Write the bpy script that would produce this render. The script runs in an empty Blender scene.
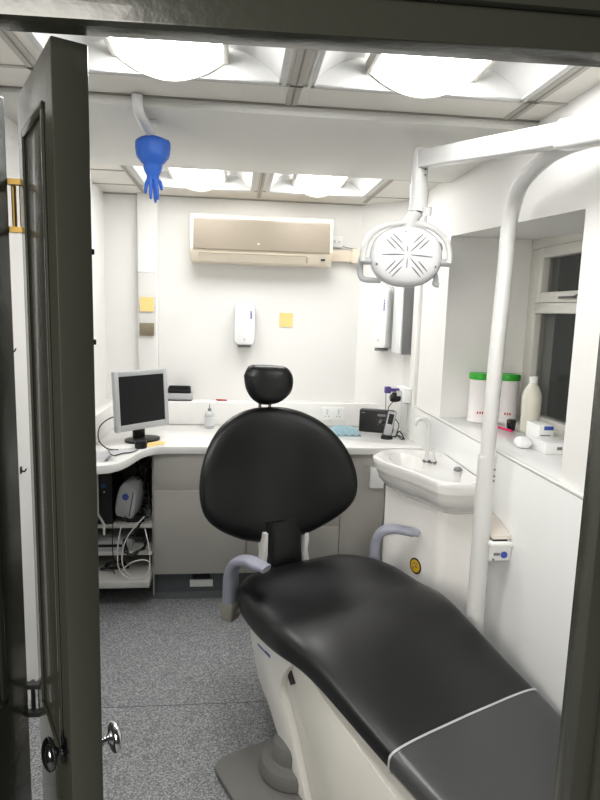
import bpy, bmesh, math, random
from mathutils import Vector, Matrix
random.seed(7)
C = bpy.context.scene.collection
R = math.radians
# ------------------------------------------------------------------ materials
def mat(name, col, rough=.5, metal=0, spec=.5, noise=0, scale=20, bump=0, bscale=60, coat=0, emit=None, estr=0, trans=0, alpha=1, ior=1.45):
    m = bpy.data.materials.new(name); m.use_nodes = True; nt = m.node_tree; b = nt.nodes['Principled BSDF']
    def srgb(c): return c/12.92 if c <= .04045 else ((c+.055)/1.055)**2.4
    lin = [srgb(c/255.) for c in col] + [1]
    b.inputs['Base Color'].default_value = lin
    b.inputs['Roughness'].default_value = rough; b.inputs['Metallic'].default_value = metal
    b.inputs['Specular IOR Level'].default_value = spec; b.inputs['Coat Weight'].default_value = coat
    b.inputs['Transmission Weight'].default_value = trans; b.inputs['Alpha'].default_value = alpha; b.inputs['IOR'].default_value = ior
    tc = nt.nodes.new('ShaderNodeTexCoord')
    n = nt.nodes.new('ShaderNodeTexNoise'); n.inputs['Scale'].default_value = scale; n.inputs['Detail'].default_value = 4
    nt.links.new(tc.outputs['Object'], n.inputs['Vector'])
    a = max(noise, .01)
    mx = nt.nodes.new('ShaderNodeMix'); mx.data_type = 'RGBA'
    mx.inputs['A'].default_value = [min(1, c*(1-a)) for c in lin[:3]]+[1]; mx.inputs['B'].default_value = [min(1, c*(1+a)) for c in lin[:3]]+[1]
    nt.links.new(n.outputs['Fac'], mx.inputs['Factor']); nt.links.new(mx.outputs['Result'], b.inputs['Base Color'])
    if bump:
        n2 = nt.nodes.new('ShaderNodeTexNoise'); n2.inputs['Scale'].default_value = bscale; n2.inputs['Detail'].default_value = 3
        nt.links.new(tc.outputs['Object'], n2.inputs['Vector'])
        bp = nt.nodes.new('ShaderNodeBump'); bp.inputs['Strength'].default_value = bump; bp.inputs['Distance'].default_value = .003
        nt.links.new(n2.outputs['Fac'], bp.inputs['Height']); nt.links.new(bp.outputs['Normal'], b.inputs['Normal'])
    if emit:
        b.inputs['Emission Color'].default_value = list(emit)+[1]; b.inputs['Emission Strength'].default_value = estr
    return m
M = dict(
 wall=mat('wall_paint', (233,232,229), .6, noise=.015, scale=3, bump=.15, bscale=90),
 ceil=mat('ceiling_tile', (222,219,212), .8, noise=.03, scale=60, bump=.2, bscale=220),
 soffit=mat('soffit_paint', (220,219,214), .65, noise=.01),
 tbar=mat('ceiling_grid', (176,172,164), .5),
 gap=mat('dark_gap', (140,137,130), .7),
 white=mat('white_laminate', (236,235,232), .22, noise=.01, bump=.02, bscale=8),
 splash=mat('gloss_wall_panel', (234,235,234), .12, noise=.02, scale=2),
 gcab=mat('grey_cabinet', (180,178,171), .45, noise=.02, scale=8),
 gedge=mat('pale_edging', (205,204,198), .4),
 kick=mat('plinth_vinyl', (88,93,96), .55, noise=.15, scale=120),
 lidg=mat('lid_beige', (205,197,188), .45),
 carc=mat('carcass_grey', (182,180,173), .5),
 black=mat('black_vinyl', (14,15,16), .34, noise=.08, scale=6, bump=.02, bscale=350, spec=.45),
 blackp=mat('black_plastic', (15,15,17), .38),
 screen=mat('screen_glass', (17,18,20), .38, spec=.3),
 silver=mat('silver_plastic', (180,182,184), .38),
 body=mat('chair_shell', (238,236,231), .28, noise=.01),
 bodyshade=mat('chair_shell_shaded', (216,214,207), .25, noise=.01),  # shell white made greyer: shade on the lift panel put into the colour
 armp=mat('armrest_lilac_grey', (150,152,166), .45),
 armb=mat('armrest_socket', (150,147,136), .5),
 base=mat('base_grey', (122,121,118), .55, noise=.04),
 metalw=mat('white_enamel', (214,214,212), .28, coat=.2),
 lampw=mat('lamp_shell', (222,222,224), .35),
 lampg=mat('lamp_rim', (176,178,180), .35),
 door=mat('gloss_olive_paint', (62,63,56), .26, noise=.05, scale=5, bump=.25, bscale=45, coat=.2),
 doore=mat('satin_olive_paint', (80,81,72), .42, noise=.05, scale=4, bump=.12, bscale=30),
 brass=mat('aged_brass', (108,88,46), .42, metal=.9, noise=.15),
 chrome=mat('chrome', (215,215,218), .12, metal=1),
 chromed=mat('dark_chrome', (120,120,124), .15, metal=1),
 cream=mat('cream_plastic', (222,211,192), .4),
 grille=mat('taupe_grille', (148,138,123), .5, noise=.04),
 disp=mat('dispenser_white', (236,237,236), .3),
 dispg=mat('dispenser_grey', (206,208,208), .35),
 dgrey=mat('dark_grey_side', (120,120,121), .45),
 blue=mat('nitrile_blue', (52,104,200), .45, noise=.12, scale=40),
 bluemark=mat('blue_print', (60,84,170), .5),
 yellow=mat('sticky_note', (246,212,138), .7, noise=.03),
 brown=mat('brushed_plate', (140,130,108), .4, metal=.3, noise=.15, scale=30),
 clear=mat('clear_plastic', (236,236,235), .3, alpha=.12),
 glassb=mat('bottle_plastic', (215,218,218), .15, alpha=.55),
 green=mat('green_lid', (46,160,44), .4),
 tub=mat('tub_plastic', (233,229,229), .35),
 cloudy=mat('cloudy_bottle', (214,211,198), .35, noise=.03),
 pink=mat('pink_plastic', (208,26,92), .35),
 purple=mat('purple_plastic', (88,70,140), .4),
 red=mat('red_plastic', (190,60,60), .5),
 paper=mat('paper', (238,239,240), .8),
 mask=mat('mask_blue', (196,226,236), .7, noise=.12, scale=60),
 cable=mat('cable_white', (214,213,208), .5),
 badge=mat('yellow_badge', (226,180,28), .4, noise=.05),
 ceram=mat('ceramic', (226,225,222), .12, coat=.5),
 wframe=mat('window_gloss', (218,216,209), .3, noise=.02),
 wood=mat('raw_wood', (150,116,72), .6, noise=.2, scale=30),
 metalshelf=mat('shelf_metal', (205,204,199), .4),
 pedm=mat('pedestal_white', (236,234,231), .25),
)
# speckled vinyl floor
def floor_mat():
    m = bpy.data.materials.new('speckled_vinyl'); m.use_nodes = True; nt = m.node_tree; b = nt.nodes['Principled BSDF']
    tc = nt.nodes.new('ShaderNodeTexCoord')
    v = nt.nodes.new('ShaderNodeTexVoronoi'); v.inputs['Scale'].default_value = 230
    n = nt.nodes.new('ShaderNodeTexNoise'); n.inputs['Scale'].default_value = 190; n.inputs['Detail'].default_value = 5; n.inputs['Roughness'].default_value = .8
    nt.links.new(tc.outputs['Object'], v.inputs['Vector']); nt.links.new(tc.outputs['Object'], n.inputs['Vector'])
    mx = nt.nodes.new('ShaderNodeMix'); mx.inputs['Factor'].default_value = .6
    sp = nt.nodes.new('ShaderNodeSeparateColor'); nt.links.new(v.outputs['Color'], sp.inputs['Color'])
    nt.links.new(sp.outputs['Red'], mx.inputs['A']); nt.links.new(n.outputs['Fac'], mx.inputs['B'])
    r = nt.nodes.new('ShaderNodeValToRGB'); e = r.color_ramp.elements
    e[0].position = .28; e[0].color = (.11,.115,.12,1); e[1].position = .72; e[1].color = (.50,.51,.52,1)
    k = r.color_ramp.elements.new(.5); k.color = (.24,.247,.253,1)
    nt.links.new(mx.outputs['Result'], r.inputs['Fac']); nt.links.new(r.outputs['Color'], b.inputs['Base Color'])
    b.inputs['Roughness'].default_value = .55
    return m
M['floor'] = floor_mat()
def glass_mat():
    m = bpy.data.materials.new('window_glass'); m.use_nodes = True; nt = m.node_tree; b = nt.nodes['Principled BSDF']
    b.inputs['Base Color'].default_value = (.9,.92,.9,1); b.inputs['Roughness'].default_value = .03; b.inputs['Alpha'].default_value = .25
    n = nt.nodes.new('ShaderNodeTexNoise'); n.inputs['Scale'].default_value = 3
    bp = nt.nodes.new('ShaderNodeBump'); bp.inputs['Strength'].default_value = .02; nt.links.new(n.outputs['Fac'], bp.inputs['Height']); nt.links.new(bp.outputs['Normal'], b.inputs['Normal'])
    b.inputs['Base Color'].default_value = (.02,.022,.02,1)
    return m
M['glass'] = glass_mat()
def diffuser(name, s):
    m = mat(name, (245,245,245), .4, emit=(1,.995,.985), estr=s); return m
M['tube'] = diffuser('lit_diffuser', 12.0)
M['wing'] = mat('reflector_white', (204,204,202), .55)
M['cover'] = mat('clear_foot_cover', (130,131,132), .10, alpha=.24)
# ------------------------------------------------------------------ mesh helpers
def finish(name, bm, m, parent=None, smooth=35, loc=None):
    bmesh.ops.recalc_face_normals(bm, faces=bm.faces)
    me = bpy.data.meshes.new(name); bm.to_mesh(me); bm.free()
    ms = m if isinstance(m, list) else [m]
    for x in ms: me.materials.append(M[x] if isinstance(x, str) else x)
    if smooth:
        for p in me.polygons: p.use_smooth = True
        me.set_sharp_from_angle(angle=R(smooth))
    o = bpy.data.objects.new(name, me); C.objects.link(o)
    if parent is not None: o.parent = parent; o.matrix_parent_inverse = parent.matrix_world.inverted() if False else Matrix.Translation(-Vector(parent.location))
    return o
def tag(o, label, cat, group=None, kind=None):
    o['label'] = label; o['category'] = cat
    if group: o['group'] = group
    if kind: o['kind'] = kind
    return o
def empty(name, loc, label, cat, group=None):
    o = bpy.data.objects.new(name, None); C.objects.link(o); o.location = loc; o.empty_display_size = .05
    return tag(o, label, cat, group)
def struct(name, bm, m, parent=None, smooth=35):
    o = finish(name, bm, m, parent, smooth)
    if parent is None: o['kind'] = 'structure'
    return o
def sempty(name, loc=(0,0,0)):
    o = bpy.data.objects.new(name, None); C.objects.link(o); o.location = loc; o['kind'] = 'structure'; return o
NB = lambda: bmesh.new()
def box(bm, x0,x1,y0,y1,z0,z1, bev=0, seg=2, xf=None, mi=0):
    t = bmesh.new(); bmesh.ops.create_cube(t, size=1)
    for v in t.verts: v.co = Vector(((x0+x1)/2+v.co.x*(x1-x0), (y0+y1)/2+v.co.y*(y1-y0), (z0+z1)/2+v.co.z*(z1-z0)))
    if bev: bmesh.ops.bevel(t, geom=t.edges[:], offset=bev, segments=seg, affect='EDGES', profile=.5)
    merge(bm, t, xf, mi)
def merge(bm, t, xf=None, mi=0):
    vm = {}
    for v in t.verts: vm[v] = bm.verts.new(xf @ v.co if xf is not None else v.co)
    for f in t.faces:
        try:
            g = bm.faces.new([vm[v] for v in f.verts]); g.material_index = mi if mi else f.material_index
        except ValueError: pass
    t.free()
def prism(bm, pts, z0, z1, bev=0, xf=None, axis='z', mi=0):
    """polygon pts extruded; axis z: pts=(x,y); axis x: pts=(y,z) between x=z0..z1; axis y: pts=(x,z)"""
    t = bmesh.new()
    def P(a,b,c): return Vector((a,b,c)) if axis=='z' else (Vector((c,a,b)) if axis=='x' else Vector((a,c,b)))
    lo = [t.verts.new(P(a,b,z0)) for a,b in pts]; hi = [t.verts.new(P(a,b,z1)) for a,b in pts]
    t.faces.new(lo); t.faces.new(hi[::-1]); n = len(pts)
    for i in range(n): t.faces.new([lo[i], lo[(i+1)%n], hi[(i+1)%n], hi[i]])
    bmesh.ops.recalc_face_normals(t, faces=t.faces)
    if bev:
        ed = [e for e in t.edges if (e.verts[0] in lo and e.verts[1] in lo) or (e.verts[0] in hi and e.verts[1] in hi)]
        bmesh.ops.bevel(t, geom=ed, offset=bev, segments=2, affect='EDGES', profile=.5)
    merge(bm, t, xf, mi)
def spline(pts, n=8):
    P = [Vector(p) for p in pts]; out = []
    for i in range(len(P)-1):
        a = P[max(i-1,0)]; b = P[i]; c = P[i+1]; d = P[min(i+2,len(P)-1)]
        for k in range(n):
            t = k/n; out.append(.5*((2*b)+(c-a)*t+(2*a-5*b+4*c-d)*t*t+(3*b-a-3*c+d)*t**3))
    out.append(P[-1]); return out
def tube(bm, path, r, seg=14, cap=True, flat=None, mi=0):
    """r float or list; flat=(w,h,updir) for rectangular/oval section"""
    P = [Vector(p) for p in path]; rings = []; up = Vector((0,0,1)); prev = None
    for i, p in enumerate(P):
        d = (P[min(i+1,len(P)-1)]-P[max(i-1,0)]).normalized()
        if prev is None:
            s = d.cross(up)
            if s.length < .05: s = d.cross(Vector((0,1,0)))
            s.normalize()
        else: s = (prev - d*prev.dot(d)).normalized()
        prev = s; t = s.cross(d).normalized(); rr = r[i] if isinstance(r, (list,tuple)) else r
        ra, rb = (rr, rr) if flat is None else (flat[0], flat[1])
        if flat and isinstance(r,(list,tuple)): ra*=rr; rb*=rr
        ring = []
        for k in range(seg):
            a = 2*math.pi*k/seg; ca, sa = math.cos(a), math.sin(a)
            if flat: ca = math.copysign(abs(ca)**.6, ca); sa = math.copysign(abs(sa)**.6, sa)
            ring.append(bm.verts.new(p + s*ca*ra + t*sa*rb))
        rings.append(ring)
    skin(bm, rings, cap, mi)
def skin(bm, rings, cap=True, mi=0):
    n = len(rings[0])
    for a, b in zip(rings, rings[1:]):
        for k in range(n):
            f = bm.faces.new([a[k], a[(k+1)%n], b[(k+1)%n], b[k]]); f.material_index = mi
    if cap:
        for g in (rings[0], rings[-1][::-1]):
            f = bm.faces.new(g); f.material_index = mi
def lathe(bm, prof, c=(0,0,0), seg=28, xf=None, mi=0):
    """prof (r,z) revolved about z at c"""
    t = bmesh.new(); rings = []
    for r, z in prof:
        r = max(r, .0004); rings.append([t.verts.new((c[0]+r*math.cos(2*math.pi*k/seg), c[1]+r*math.sin(2*math.pi*k/seg), c[2]+z)) for k in range(seg)])
    skin(t, rings, True); merge(bm, t, xf, mi)
def cushion(bm, outline, T, xf, curve=0, pw=5, mi=0, cv=0):
    """pillow from outline (a,b) in a local frame: a right, b up, c toward front. xf 4x4 maps (a,b,c)"""
    n = len(outline); ca = sum(p[0] for p in outline)/n; cb = sum(p[1] for p in outline)/n
    S = [.12,.3,.5,.68,.82,.91,.965,.992,1.0]
    def ring(s, sg):
        h = T/2*max(0,1-s**pw)**.5*sg
        out = []
        for a,b in outline:
            x = ca+(a-ca)*s; y = cb+(b-cb)*s
            out.append(bm.verts.new(xf @ Vector((x, y, h + curve*x*x + cv*(y-cb)**2))))
        return out
    rings = [ring(s, 1) for s in S]+[ring(s, -1) for s in S[-2::-1]]
    skin(bm, rings, True, mi)
def frame(o, X, Y, Z):
    m = Matrix.Identity(4)
    for i, v in enumerate((X,Y,Z)):
        for j in range(3): m[j][i] = v[j]
    for j in range(3): m[j][3] = o[j]
    return m
def text_marks(bm, x0, x1, z0, z1, y, n, seedv, vertical=False):
    rnd = random.Random(seedv)
    for i in range(n):
        if vertical:
            a = z0+(z1-z0)*i/n; b = z0+(z1-z0)*(i+.72)/n; w = rnd.uniform(.6,1)
            box(bm, x0, x0+(x1-x0)*w, y-.0006, y+.0004, a, b)
        else:
            a = x0+(x1-x0)*i/n; b = x0+(x1-x0)*(i+.7)/n; h = rnd.uniform(.6,1)
            box(bm, a, b, y-.0006, y+.0004, z0, z0+(z1-z0)*h)
# ------------------------------------------------------------------ camera
cam = bpy.data.cameras.new('camera'); co = bpy.data.objects.new('camera', cam); C.objects.link(co)
W = ((.9945,.0133,.1041),(-.1015,-.1463,.984),(.0283,-.9891,-.1441))   # camera axes: rows are world X, Y, Z
Dn = Vector((181-300, 4500-400, 602)).normalized(); r_ = Vector((5700, 77, 602)).normalized(); r_ = (r_-Dn*r_.dot(Dn)).normalized()
Yc = Dn.cross(r_)
if Yc.z < 0: Yc = -Yc
U_ = -Dn
right = Vector((r_.x, Yc.x, U_.x)); down = Vector((r_.y, Yc.y, U_.y)); fwd = Vector((r_.z, Yc.z, U_.z))
co.matrix_world = frame((0,0,1.63), right, -down, -fwd)
cam.sensor_fit = 'VERTICAL'; cam.sensor_height = 36; cam.lens = 602/800*36; cam.clip_start = .02
bpy.context.scene.camera = co
# ------------------------------------------------------------------ room shell
ZC = 2.32; XL = -.83; XR = 1.05; YB = 3.95; YF = .90
b = NB(); box(b, -1.6, 1.9, -1.6, 4.1, -.06, 0); struct('floor', b, 'floor', smooth=0)
b = NB(); box(b, -.8, 1.02, 2.323, 2.3255, 0.0002, .0010); struct('trim_1', b, 'kick', smooth=0)      # weld line
b = NB(); prism(b, [(YF-.02,0),(YB+.1,0),(YB+.1,ZC+.02),(YF-.02,ZC+.02)], XL-.08, XL, axis='x'); struct('wall_left', b, 'wall', smooth=0)
b = NB(); box(b, XL-.08, XR+.5, YB, YB+.1, 0, ZC+.02); struct('wall_back', b, 'wall', smooth=0)
# right wall with window recess (lintel edge falls slightly towards the door)
b = NB(); WX = 1.53; y0, y1, zs, zt0, zt1 = 1.80, 2.985, 1.10, 1.965, 2.022
box(b, XR, WX+.1, YF-.02, YB+.1, 0, zs)
box(b, XR, WX+.1, y1, YB+.1, zs, ZC+.02); box(b, XR, WX+.1, YF-.02, y0, zs, ZC+.02)
prism(b, [(y0,zt0),(y1,zt1),(y1,ZC+.02),(y0,ZC+.02)], XR, WX+.1, axis='x')
struct('wall_right', b, 'wall', smooth=0)
b = NB(); box(b, XR-.014, XR, YF+.05, 3.68, .0, zs-.004, .002); struct('trim_2', b, 'splash')          # glossy wall panel
b = NB(); box(b, XR-.018, XR+.26, y0+.004, y1-.004, zs+.0005, zs+.008, .003); struct('trim_3', b, 'splash')  # recess ledge top
b = NB(); box(b, XR-.0165, XR-.001, YF+.05, 3.38, zs-.001, zs+.009, .003); struct('trim_4', b, 'white')
b = NB(); box(b, XR+.262, WX, y0+.004, y1-.004, zs+.001, zs+.022, .004); struct('trim_5', b, 'wframe')   # inner sill
b = NB(); prism(b, [(.79,YB),(XR,3.72),(XR,YB)], .0, ZC, axis='z'); struct('trim_6', b, 'wall', smooth=0) # angled corner boxing
b = NB(); box(b, XR-.022, XR, 3.40, 3.50, .895, ZC-.01, .003); struct('trim_7', b, 'wall')
b = NB(); box(b, -.62, -.50, YB-.05, YB, 1.05, ZC, .002); struct('trim_8', b, 'wall')                   # pipe boxing
# ceiling: tiles with openings for the light fittings
rows = [(1.40,1.955,[(-.54,.125),(.215,.895)]), (3.03,3.655,[(-.53,.075),(.165,.735)])]
b = NB()
def ceil_rect(x0,x1,y0,y1): box(b, x0,x1,y0,y1, ZC, ZC+.015)
ceil_rect(XL,XR,YF,1.40); ceil_rect(XL,XR,1.955,3.03); ceil_rect(XL,XR,3.655,YB)
for ya, yb_, hs in rows:
    xs = XL
    for a, c in hs: ceil_rect(xs,a,ya,yb_); xs = c
    ceil_rect(xs,XR,ya,yb_)
box(b, XL-.08, XR+.5, YF-.02, YB+.1, ZC+.12, ZC+.16)
struct('ceiling', b, 'ceil', smooth=0)
b = NB()
def bar(x0,x1,y0,y1,w=0): box(b, x0,x1,y0,y1, ZC-.004, ZC-.0002)
for x in (-.605,.17,.935): bar(x-.02,x+.02,YF,2.15)
for x in (-.575,.12,.785): bar(x-.014,x+.014,3.08,3.86)
bar(XL,XR,1.962,1.978); bar(XL,XR,3.662,3.676); bar(XL,XR,YB-.02,YB-.001); bar(XL,-.605,1.30,1.315); bar(.935,XR,1.30,1.315)
bar(.785,XR,3.17,3.185); bar(XL,-.58,3.30,3.315)
struct('trim_9', b, 'tbar', smooth=0)
b = NB()
for x in (-.605,.17,.935): box(b, x-.003,x+.003,YF,2.15, ZC-.0055, ZC-.0042)
for x in (-.575,.12,.785): box(b, x-.003,x+.003,3.08,3.86, ZC-.0055, ZC-.0042)
box(b, XL,XR,2.146,2.152, ZC-.0055, ZC-.0002); box(b, XL,XR,YB-.006,YB-.001, ZC-.006, ZC-.0045)
struct('trim_10', b, 'gap', smooth=0)
b = NB(); box(b, XL,XR,2.16,3.045, ZC-.032, ZC-.0005, .004); struct('trim_11', b, 'soffit')      # shallow dropped beam
# ------------------------------------------------------------------ doorway
b = NB(); JX = .566; JL = -.62; HZ = 1.997; FY = .85
box(b, JX, JX+.09, FY, YF, 0, HZ+.12, .003); box(b, JL-.09, JL, FY, YF, 0, HZ+.12, .003); prism(b, [(JL,HZ-.014),(JX,HZ+.001),(JX,HZ+.12),(JL,HZ+.12)], FY, YF, .003, axis='y')
box(b, JX+.03, JX+.16, FY-.016, FY, 0, HZ+.16, .004); box(b, JL-.16, JL-.03, FY-.016, FY, 0, HZ+.16, .004); box(b, JL-.16, JX+.16, FY-.016, FY, HZ+.045, HZ+.16, .004)
door = sempty('door_1')
o = finish('door_frame', b, 'door', door)
b = NB(); box(b, JX+.09, XR+.5, FY, YF, 0, ZC+.15); box(b, -1.6, JL-.09, FY, YF, 0, ZC+.15); box(b, JL-.09, JX+.09, FY, YF, HZ+.12, ZC+.15)
struct('wall_front', b, 'wall', smooth=0)
LT = .050; ZT = 1.989
def leaf(P, Q, side, mouldside):
    """leaf from near corner P to far corner Q, thickness to one side"""
    P = Vector((P[0],P[1],0)); Q = Vector((Q[0],Q[1],0)); d = (Q-P); L = d.length; d.normalize(); n = Vector((d.y,-d.x,0))*side
    xf = frame(P, d, n, Vector((0,0,1))); b = NB()
    box(b, 0, L, 0, LT, .008, ZT, .003, xf=xf)
    for z0_, z1_ in ((.10,.62),(.86,1.92)):      # raised mouldings on the faces
        for f0, f1 in ((-.004,0),(LT,LT+.004)):
            for a0,a1,c0,c1 in ((.055,.07,z0_,z1_),(L-.07,L-.055,z0_,z1_),(.055,L-.055,z0_,z0_+.015),(.055,L-.055,z1_-.015,z1_)):
                box(b, a0,a1,f0,f1,c0,c1,.003,xf=xf)
    return b, xf, L
bm_, xfB, LB = leaf((-.256,.903),(-.392,1.172),1,0)
lb = finish('door_leaf', bm_, 'door', door); lb['label'] = 'door leaf standing edge-on with round knobs'
bmA, xfA, LA = leaf((-.530,.915),(-.414,1.176),-1,0)
la = finish('door_leaf', bmA, 'door', door)
def knob(xf, y, s, m):
    b = NB(); rot = Matrix.Rotation(R(-90*s),4,'X')
    lathe(b, [(.0005,0),(.017,0),(.017,.003),(.010,.005),(.0065,.009),(.006,.014),(.009,.017),(.018,.019),(.024,.022),(.0265,.026),(.026,.030),(.022,.034),(.015,.037),(.008,.0385),(.0005,.039)], (0,0,0), 28, xf @ Matrix.Translation((.030,y,.898 if s > 0 else .908)) @ rot)
    k = finish('knob', b, m, lb, 60); return k
knob(xfB, LT, 1, 'chrome'); knob(xfB, 0, -1, 'chromed')
b = NB()
for z in (1.704,1.572):
    b = NB(); box(b, .004,.012, LT, LT+.004, z, z+.008, .001, xf=xfB); finish('catch', b, 'blackp', lb)
for z0_, h, m in ((1.758,.094,'brass'),(.79,.072,'blackp')):
    b = NB()
    for t in (.0,.014): tube(b, [(-.396-t,1.192,z0_),(-.396-t,1.192,z0_+h)], .0045, 10)
    box(b, -.420,-.385,1.176,1.190,z0_,z0_+.010); box(b, -.420,-.385,1.176,1.190,z0_+h-.010,z0_+h)
    finish('hinge', b, m, la)
# coat hooks on left wall
for y, z, h in ((2.31,1.46,'upper'),(2.37,.99,'lower')):
    b = NB(); box(b, XL, XL+.005, y-.008, y+.008, z-.014, z+.014, .002); tube(b, spline([(XL+.004,y,z),(XL+.014,y,z-.006),(XL+.022,y,z+.006)],5), .003, 8)
    tag(finish('wall_hook', b, 'blackp'), f'small black hook on the left wall, the {h} of two glimpsed through the door gap', 'hook', 'hooks on the left wall')
# ------------------------------------------------------------------ window
win = sempty('window_1', (WX-.05,2.39,zs))
fx0, fx1 = WX-.055, WX
def fr(name, bm, m='wframe'): return finish(name, bm, m, win)
b = NB(); zt = 2.0; zb = zs+.022
box(b, fx0,fx1,y0,y0+.06,zb,zt-.031,.004); box(b, fx0,fx1,y1-.09,y1,zb,zt-.031,.004); box(b, fx0-.002,fx1,y0,y1,zt-.03,zt+.045,.004)
box(b, fx0-.01,fx1,y0+.05,y1-.08,1.655,1.705,.005)
box(b, fx0,fx1,y0+.05,y1-.07,zb,zb+.035,.004); box(b, fx0,fx1,2.30,2.345,zb,zt,.004)
fr('window_frame', b)
def sash(ya, yb_, za, zb_, w):
    b = NB(); x0, x1 = fx0+.004, fx1-.008
    box(b, x0-.012,x1,ya,ya+w,za,zb_,.004); box(b, x0-.012,x1,yb_-w,yb_,za,zb_,.004); box(b, x0-.012,x1,ya+w,yb_-w,za,za+w,.004); box(b, x0-.012,x1,ya+w,yb_-w,zb_-w,zb_,.004)
    s = fr('sash', b)
    b = NB(); box(b, x1-.02,x1-.014,ya+w,yb_-w,za+w,zb_-w); finish('pane', b, 'glass', s, 0)
    return s
s = sash(2.345, y1-.09, 1.706, 1.969, .05)
b = NB(); box(b, fx0-.03,fx0-.008,2.52,2.64,1.722,1.732,.002); tube(b, [(fx0-.025,2.52,1.727),(fx0-.025,2.46,1.742)], .005, 8); finish('window_stay', b, 'chromed', s)
sash(y0+.06, 2.30, 1.706, 1.969, .05)
b = NB(); box(b, fx0+.03,fx0+.036,2.345,y1-.09,zb+.035,1.655); fr('pane', b, 'glass')
b = NB(); box(b, fx0+.03,fx0+.036,y0+.06,2.30,zb+.035,1.655); fr('pane', b, 'glass')
# ------------------------------------------------------------------ ceiling lights
lab = ['square ceiling light with bowed diffuser, nearest the door on the left','square ceiling light with bowed diffuser, nearest the door on the right',
       'square ceiling light by the back wall, left of the two beyond the beam','square ceiling light by the back wall, right of the two beyond the beam']
i = 0
for ya, yb_, hs in rows:
    for a, c in hs:
        t = empty('ceiling_light', ((a+c)/2,(ya+yb_)/2,ZC), lab[i], 'ceiling light', 'ceiling lights')
        H_ = .09; mx_ = (a+c)/2; hw = (c-a)/2*.49
        b = NB()   # housing and rim
        box(b, a,c,ya,yb_,ZC+H_,ZC+H_+.008); 
        for q in ((a,a+.006,ya,yb_),(c-.006,c,ya,yb_),(a,c,ya,ya+.006),(a,c,yb_-.006,yb_)): box(b, q[0],q[1],q[2],q[3],ZC-.002,ZC+H_)
        for q in ((a-.012,a+.01,ya-.012,yb_+.01),(c-.01,c+.012,ya-.012,yb_+.01),(a,c,ya-.012,ya+.01),(a,c,yb_-.01,yb_+.01)): box(b, q[0],q[1],q[2],q[3],ZC-.007,ZC-.0045,.001)
        finish('housing', b, 'wing', t)
        for sx in (-1,1):
            b = NB(); rings = []
            for k in range(10):
                f = k/9; x = mx_+sx*(hw+(c-mx_-.006-hw)*f); z = ZC+.004+.08*math.cos(f*math.pi/2)**.8
                rings.append([b.verts.new((x,ya+.006,z)), b.verts.new((x,yb_-.006,z)), b.verts.new((x,yb_-.006,z+.004)), b.verts.new((x,ya+.006,z+.004))])
            skin(b, rings); finish('reflector', b, 'wing', t)
            b = NB(); box(b, mx_+sx*hw-.008, mx_+sx*hw+.008, ya+.006, yb_-.010, ZC+.036, ZC+.075, .002); finish('rib', b, 'tbar', t)
        b = NB(); rings = []; n = 22; sag = .052
        for yy in (ya+.012, yb_-.016):
            ring = []
            for k in range(n+1):
                f = -1+2*k/n; ring.append(b.verts.new((mx_+f*(hw-.009), yy, ZC+.042-.060*(1-f*f))))
            ring.append(b.verts.new((mx_+hw-.009, yy, ZC+.07))); ring.append(b.verts.new((mx_-hw+.009, yy, ZC+.07)))
            rings.append(ring)
        skin(b, rings); finish('diffuser', b, 'tube', t, 50)
        b = NB(); arc = [(mx_+(-1+2*k/n)*(hw-.006), ZC+.037-.060*(1-(-1+2*k/n)**2)) for k in range(n+1)]; prism(b, arc+[(mx_+hw-.006,ZC+.075),(mx_-hw+.006,ZC+.075)], yb_-.0155, yb_-.0125, 0, None, 'y'); finish('end_cap', b, 'tbar', t)
        i += 1
# ------------------------------------------------------------------ pipe with glove
b = NB(); tube(b, spline([(-.336,2.135,2.315),(-.336,2.14,2.29),(-.336,2.17,2.270),(-.330,2.27,2.262),(-.320,2.335,2.245),(-.318,2.35,2.215)],5), .0185, 12)
box(b, -.352,-.292,2.29,2.33,2.275,2.288,.003)
tag(finish('ceiling_conduit', b, 'metalw'), 'white bent conduit fixed under the ceiling beam', 'pipe')
g = empty('rubber_glove', (-.316,2.35,2.02), 'blue rubber glove pulled over the end of the ceiling conduit, fingers hanging down', 'glove')
b = NB(); gx, gy = -.316, 2.35
prof = [(.003,2.236),(.035,2.238),(.055,2.236),(.062,2.226),(.063,2.205),(.060,2.190),(.0615,2.187),(.056,2.170),(.042,2.152),(.034,2.146),(.034,2.136),(.030,2.122),(.019,2.102),(.012,2.09)]
rings = []
for r, z in prof:
    rings.append([b.verts.new((gx+r*math.cos(a)*(1+.05*math.sin(5*a)), gy+r*.75*math.sin(a), z+.003*math.sin(3*a))) for a in [2*math.pi*k/24 for k in range(24)]])
skin(b, rings)
finish('cuff', b, 'blue', g, 60)
for dx, dy, L, sp in ((-.016,0,.075,-.012),(-.007,-.006,.095,0),(.003,.003,.105,.006),(.010,-.003,.095,.008),(.016,.004,.06,.016)):
    b = NB(); tube(b, spline([(gx+dx*.6,gy+dy,2.118),(gx+dx,gy+dy,2.095),(gx+dx+sp*.6,gy+dy,2.118-L*.55),(gx+dx+sp,gy+dy,2.118-L)],5), [.009,.009,.009,.009,.008,.007,.007,.0075,.0075,.0075,.007,.007,.0065,.006,.005,.003], 10)
    finish('finger', b, 'blue', g, 60)
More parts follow.
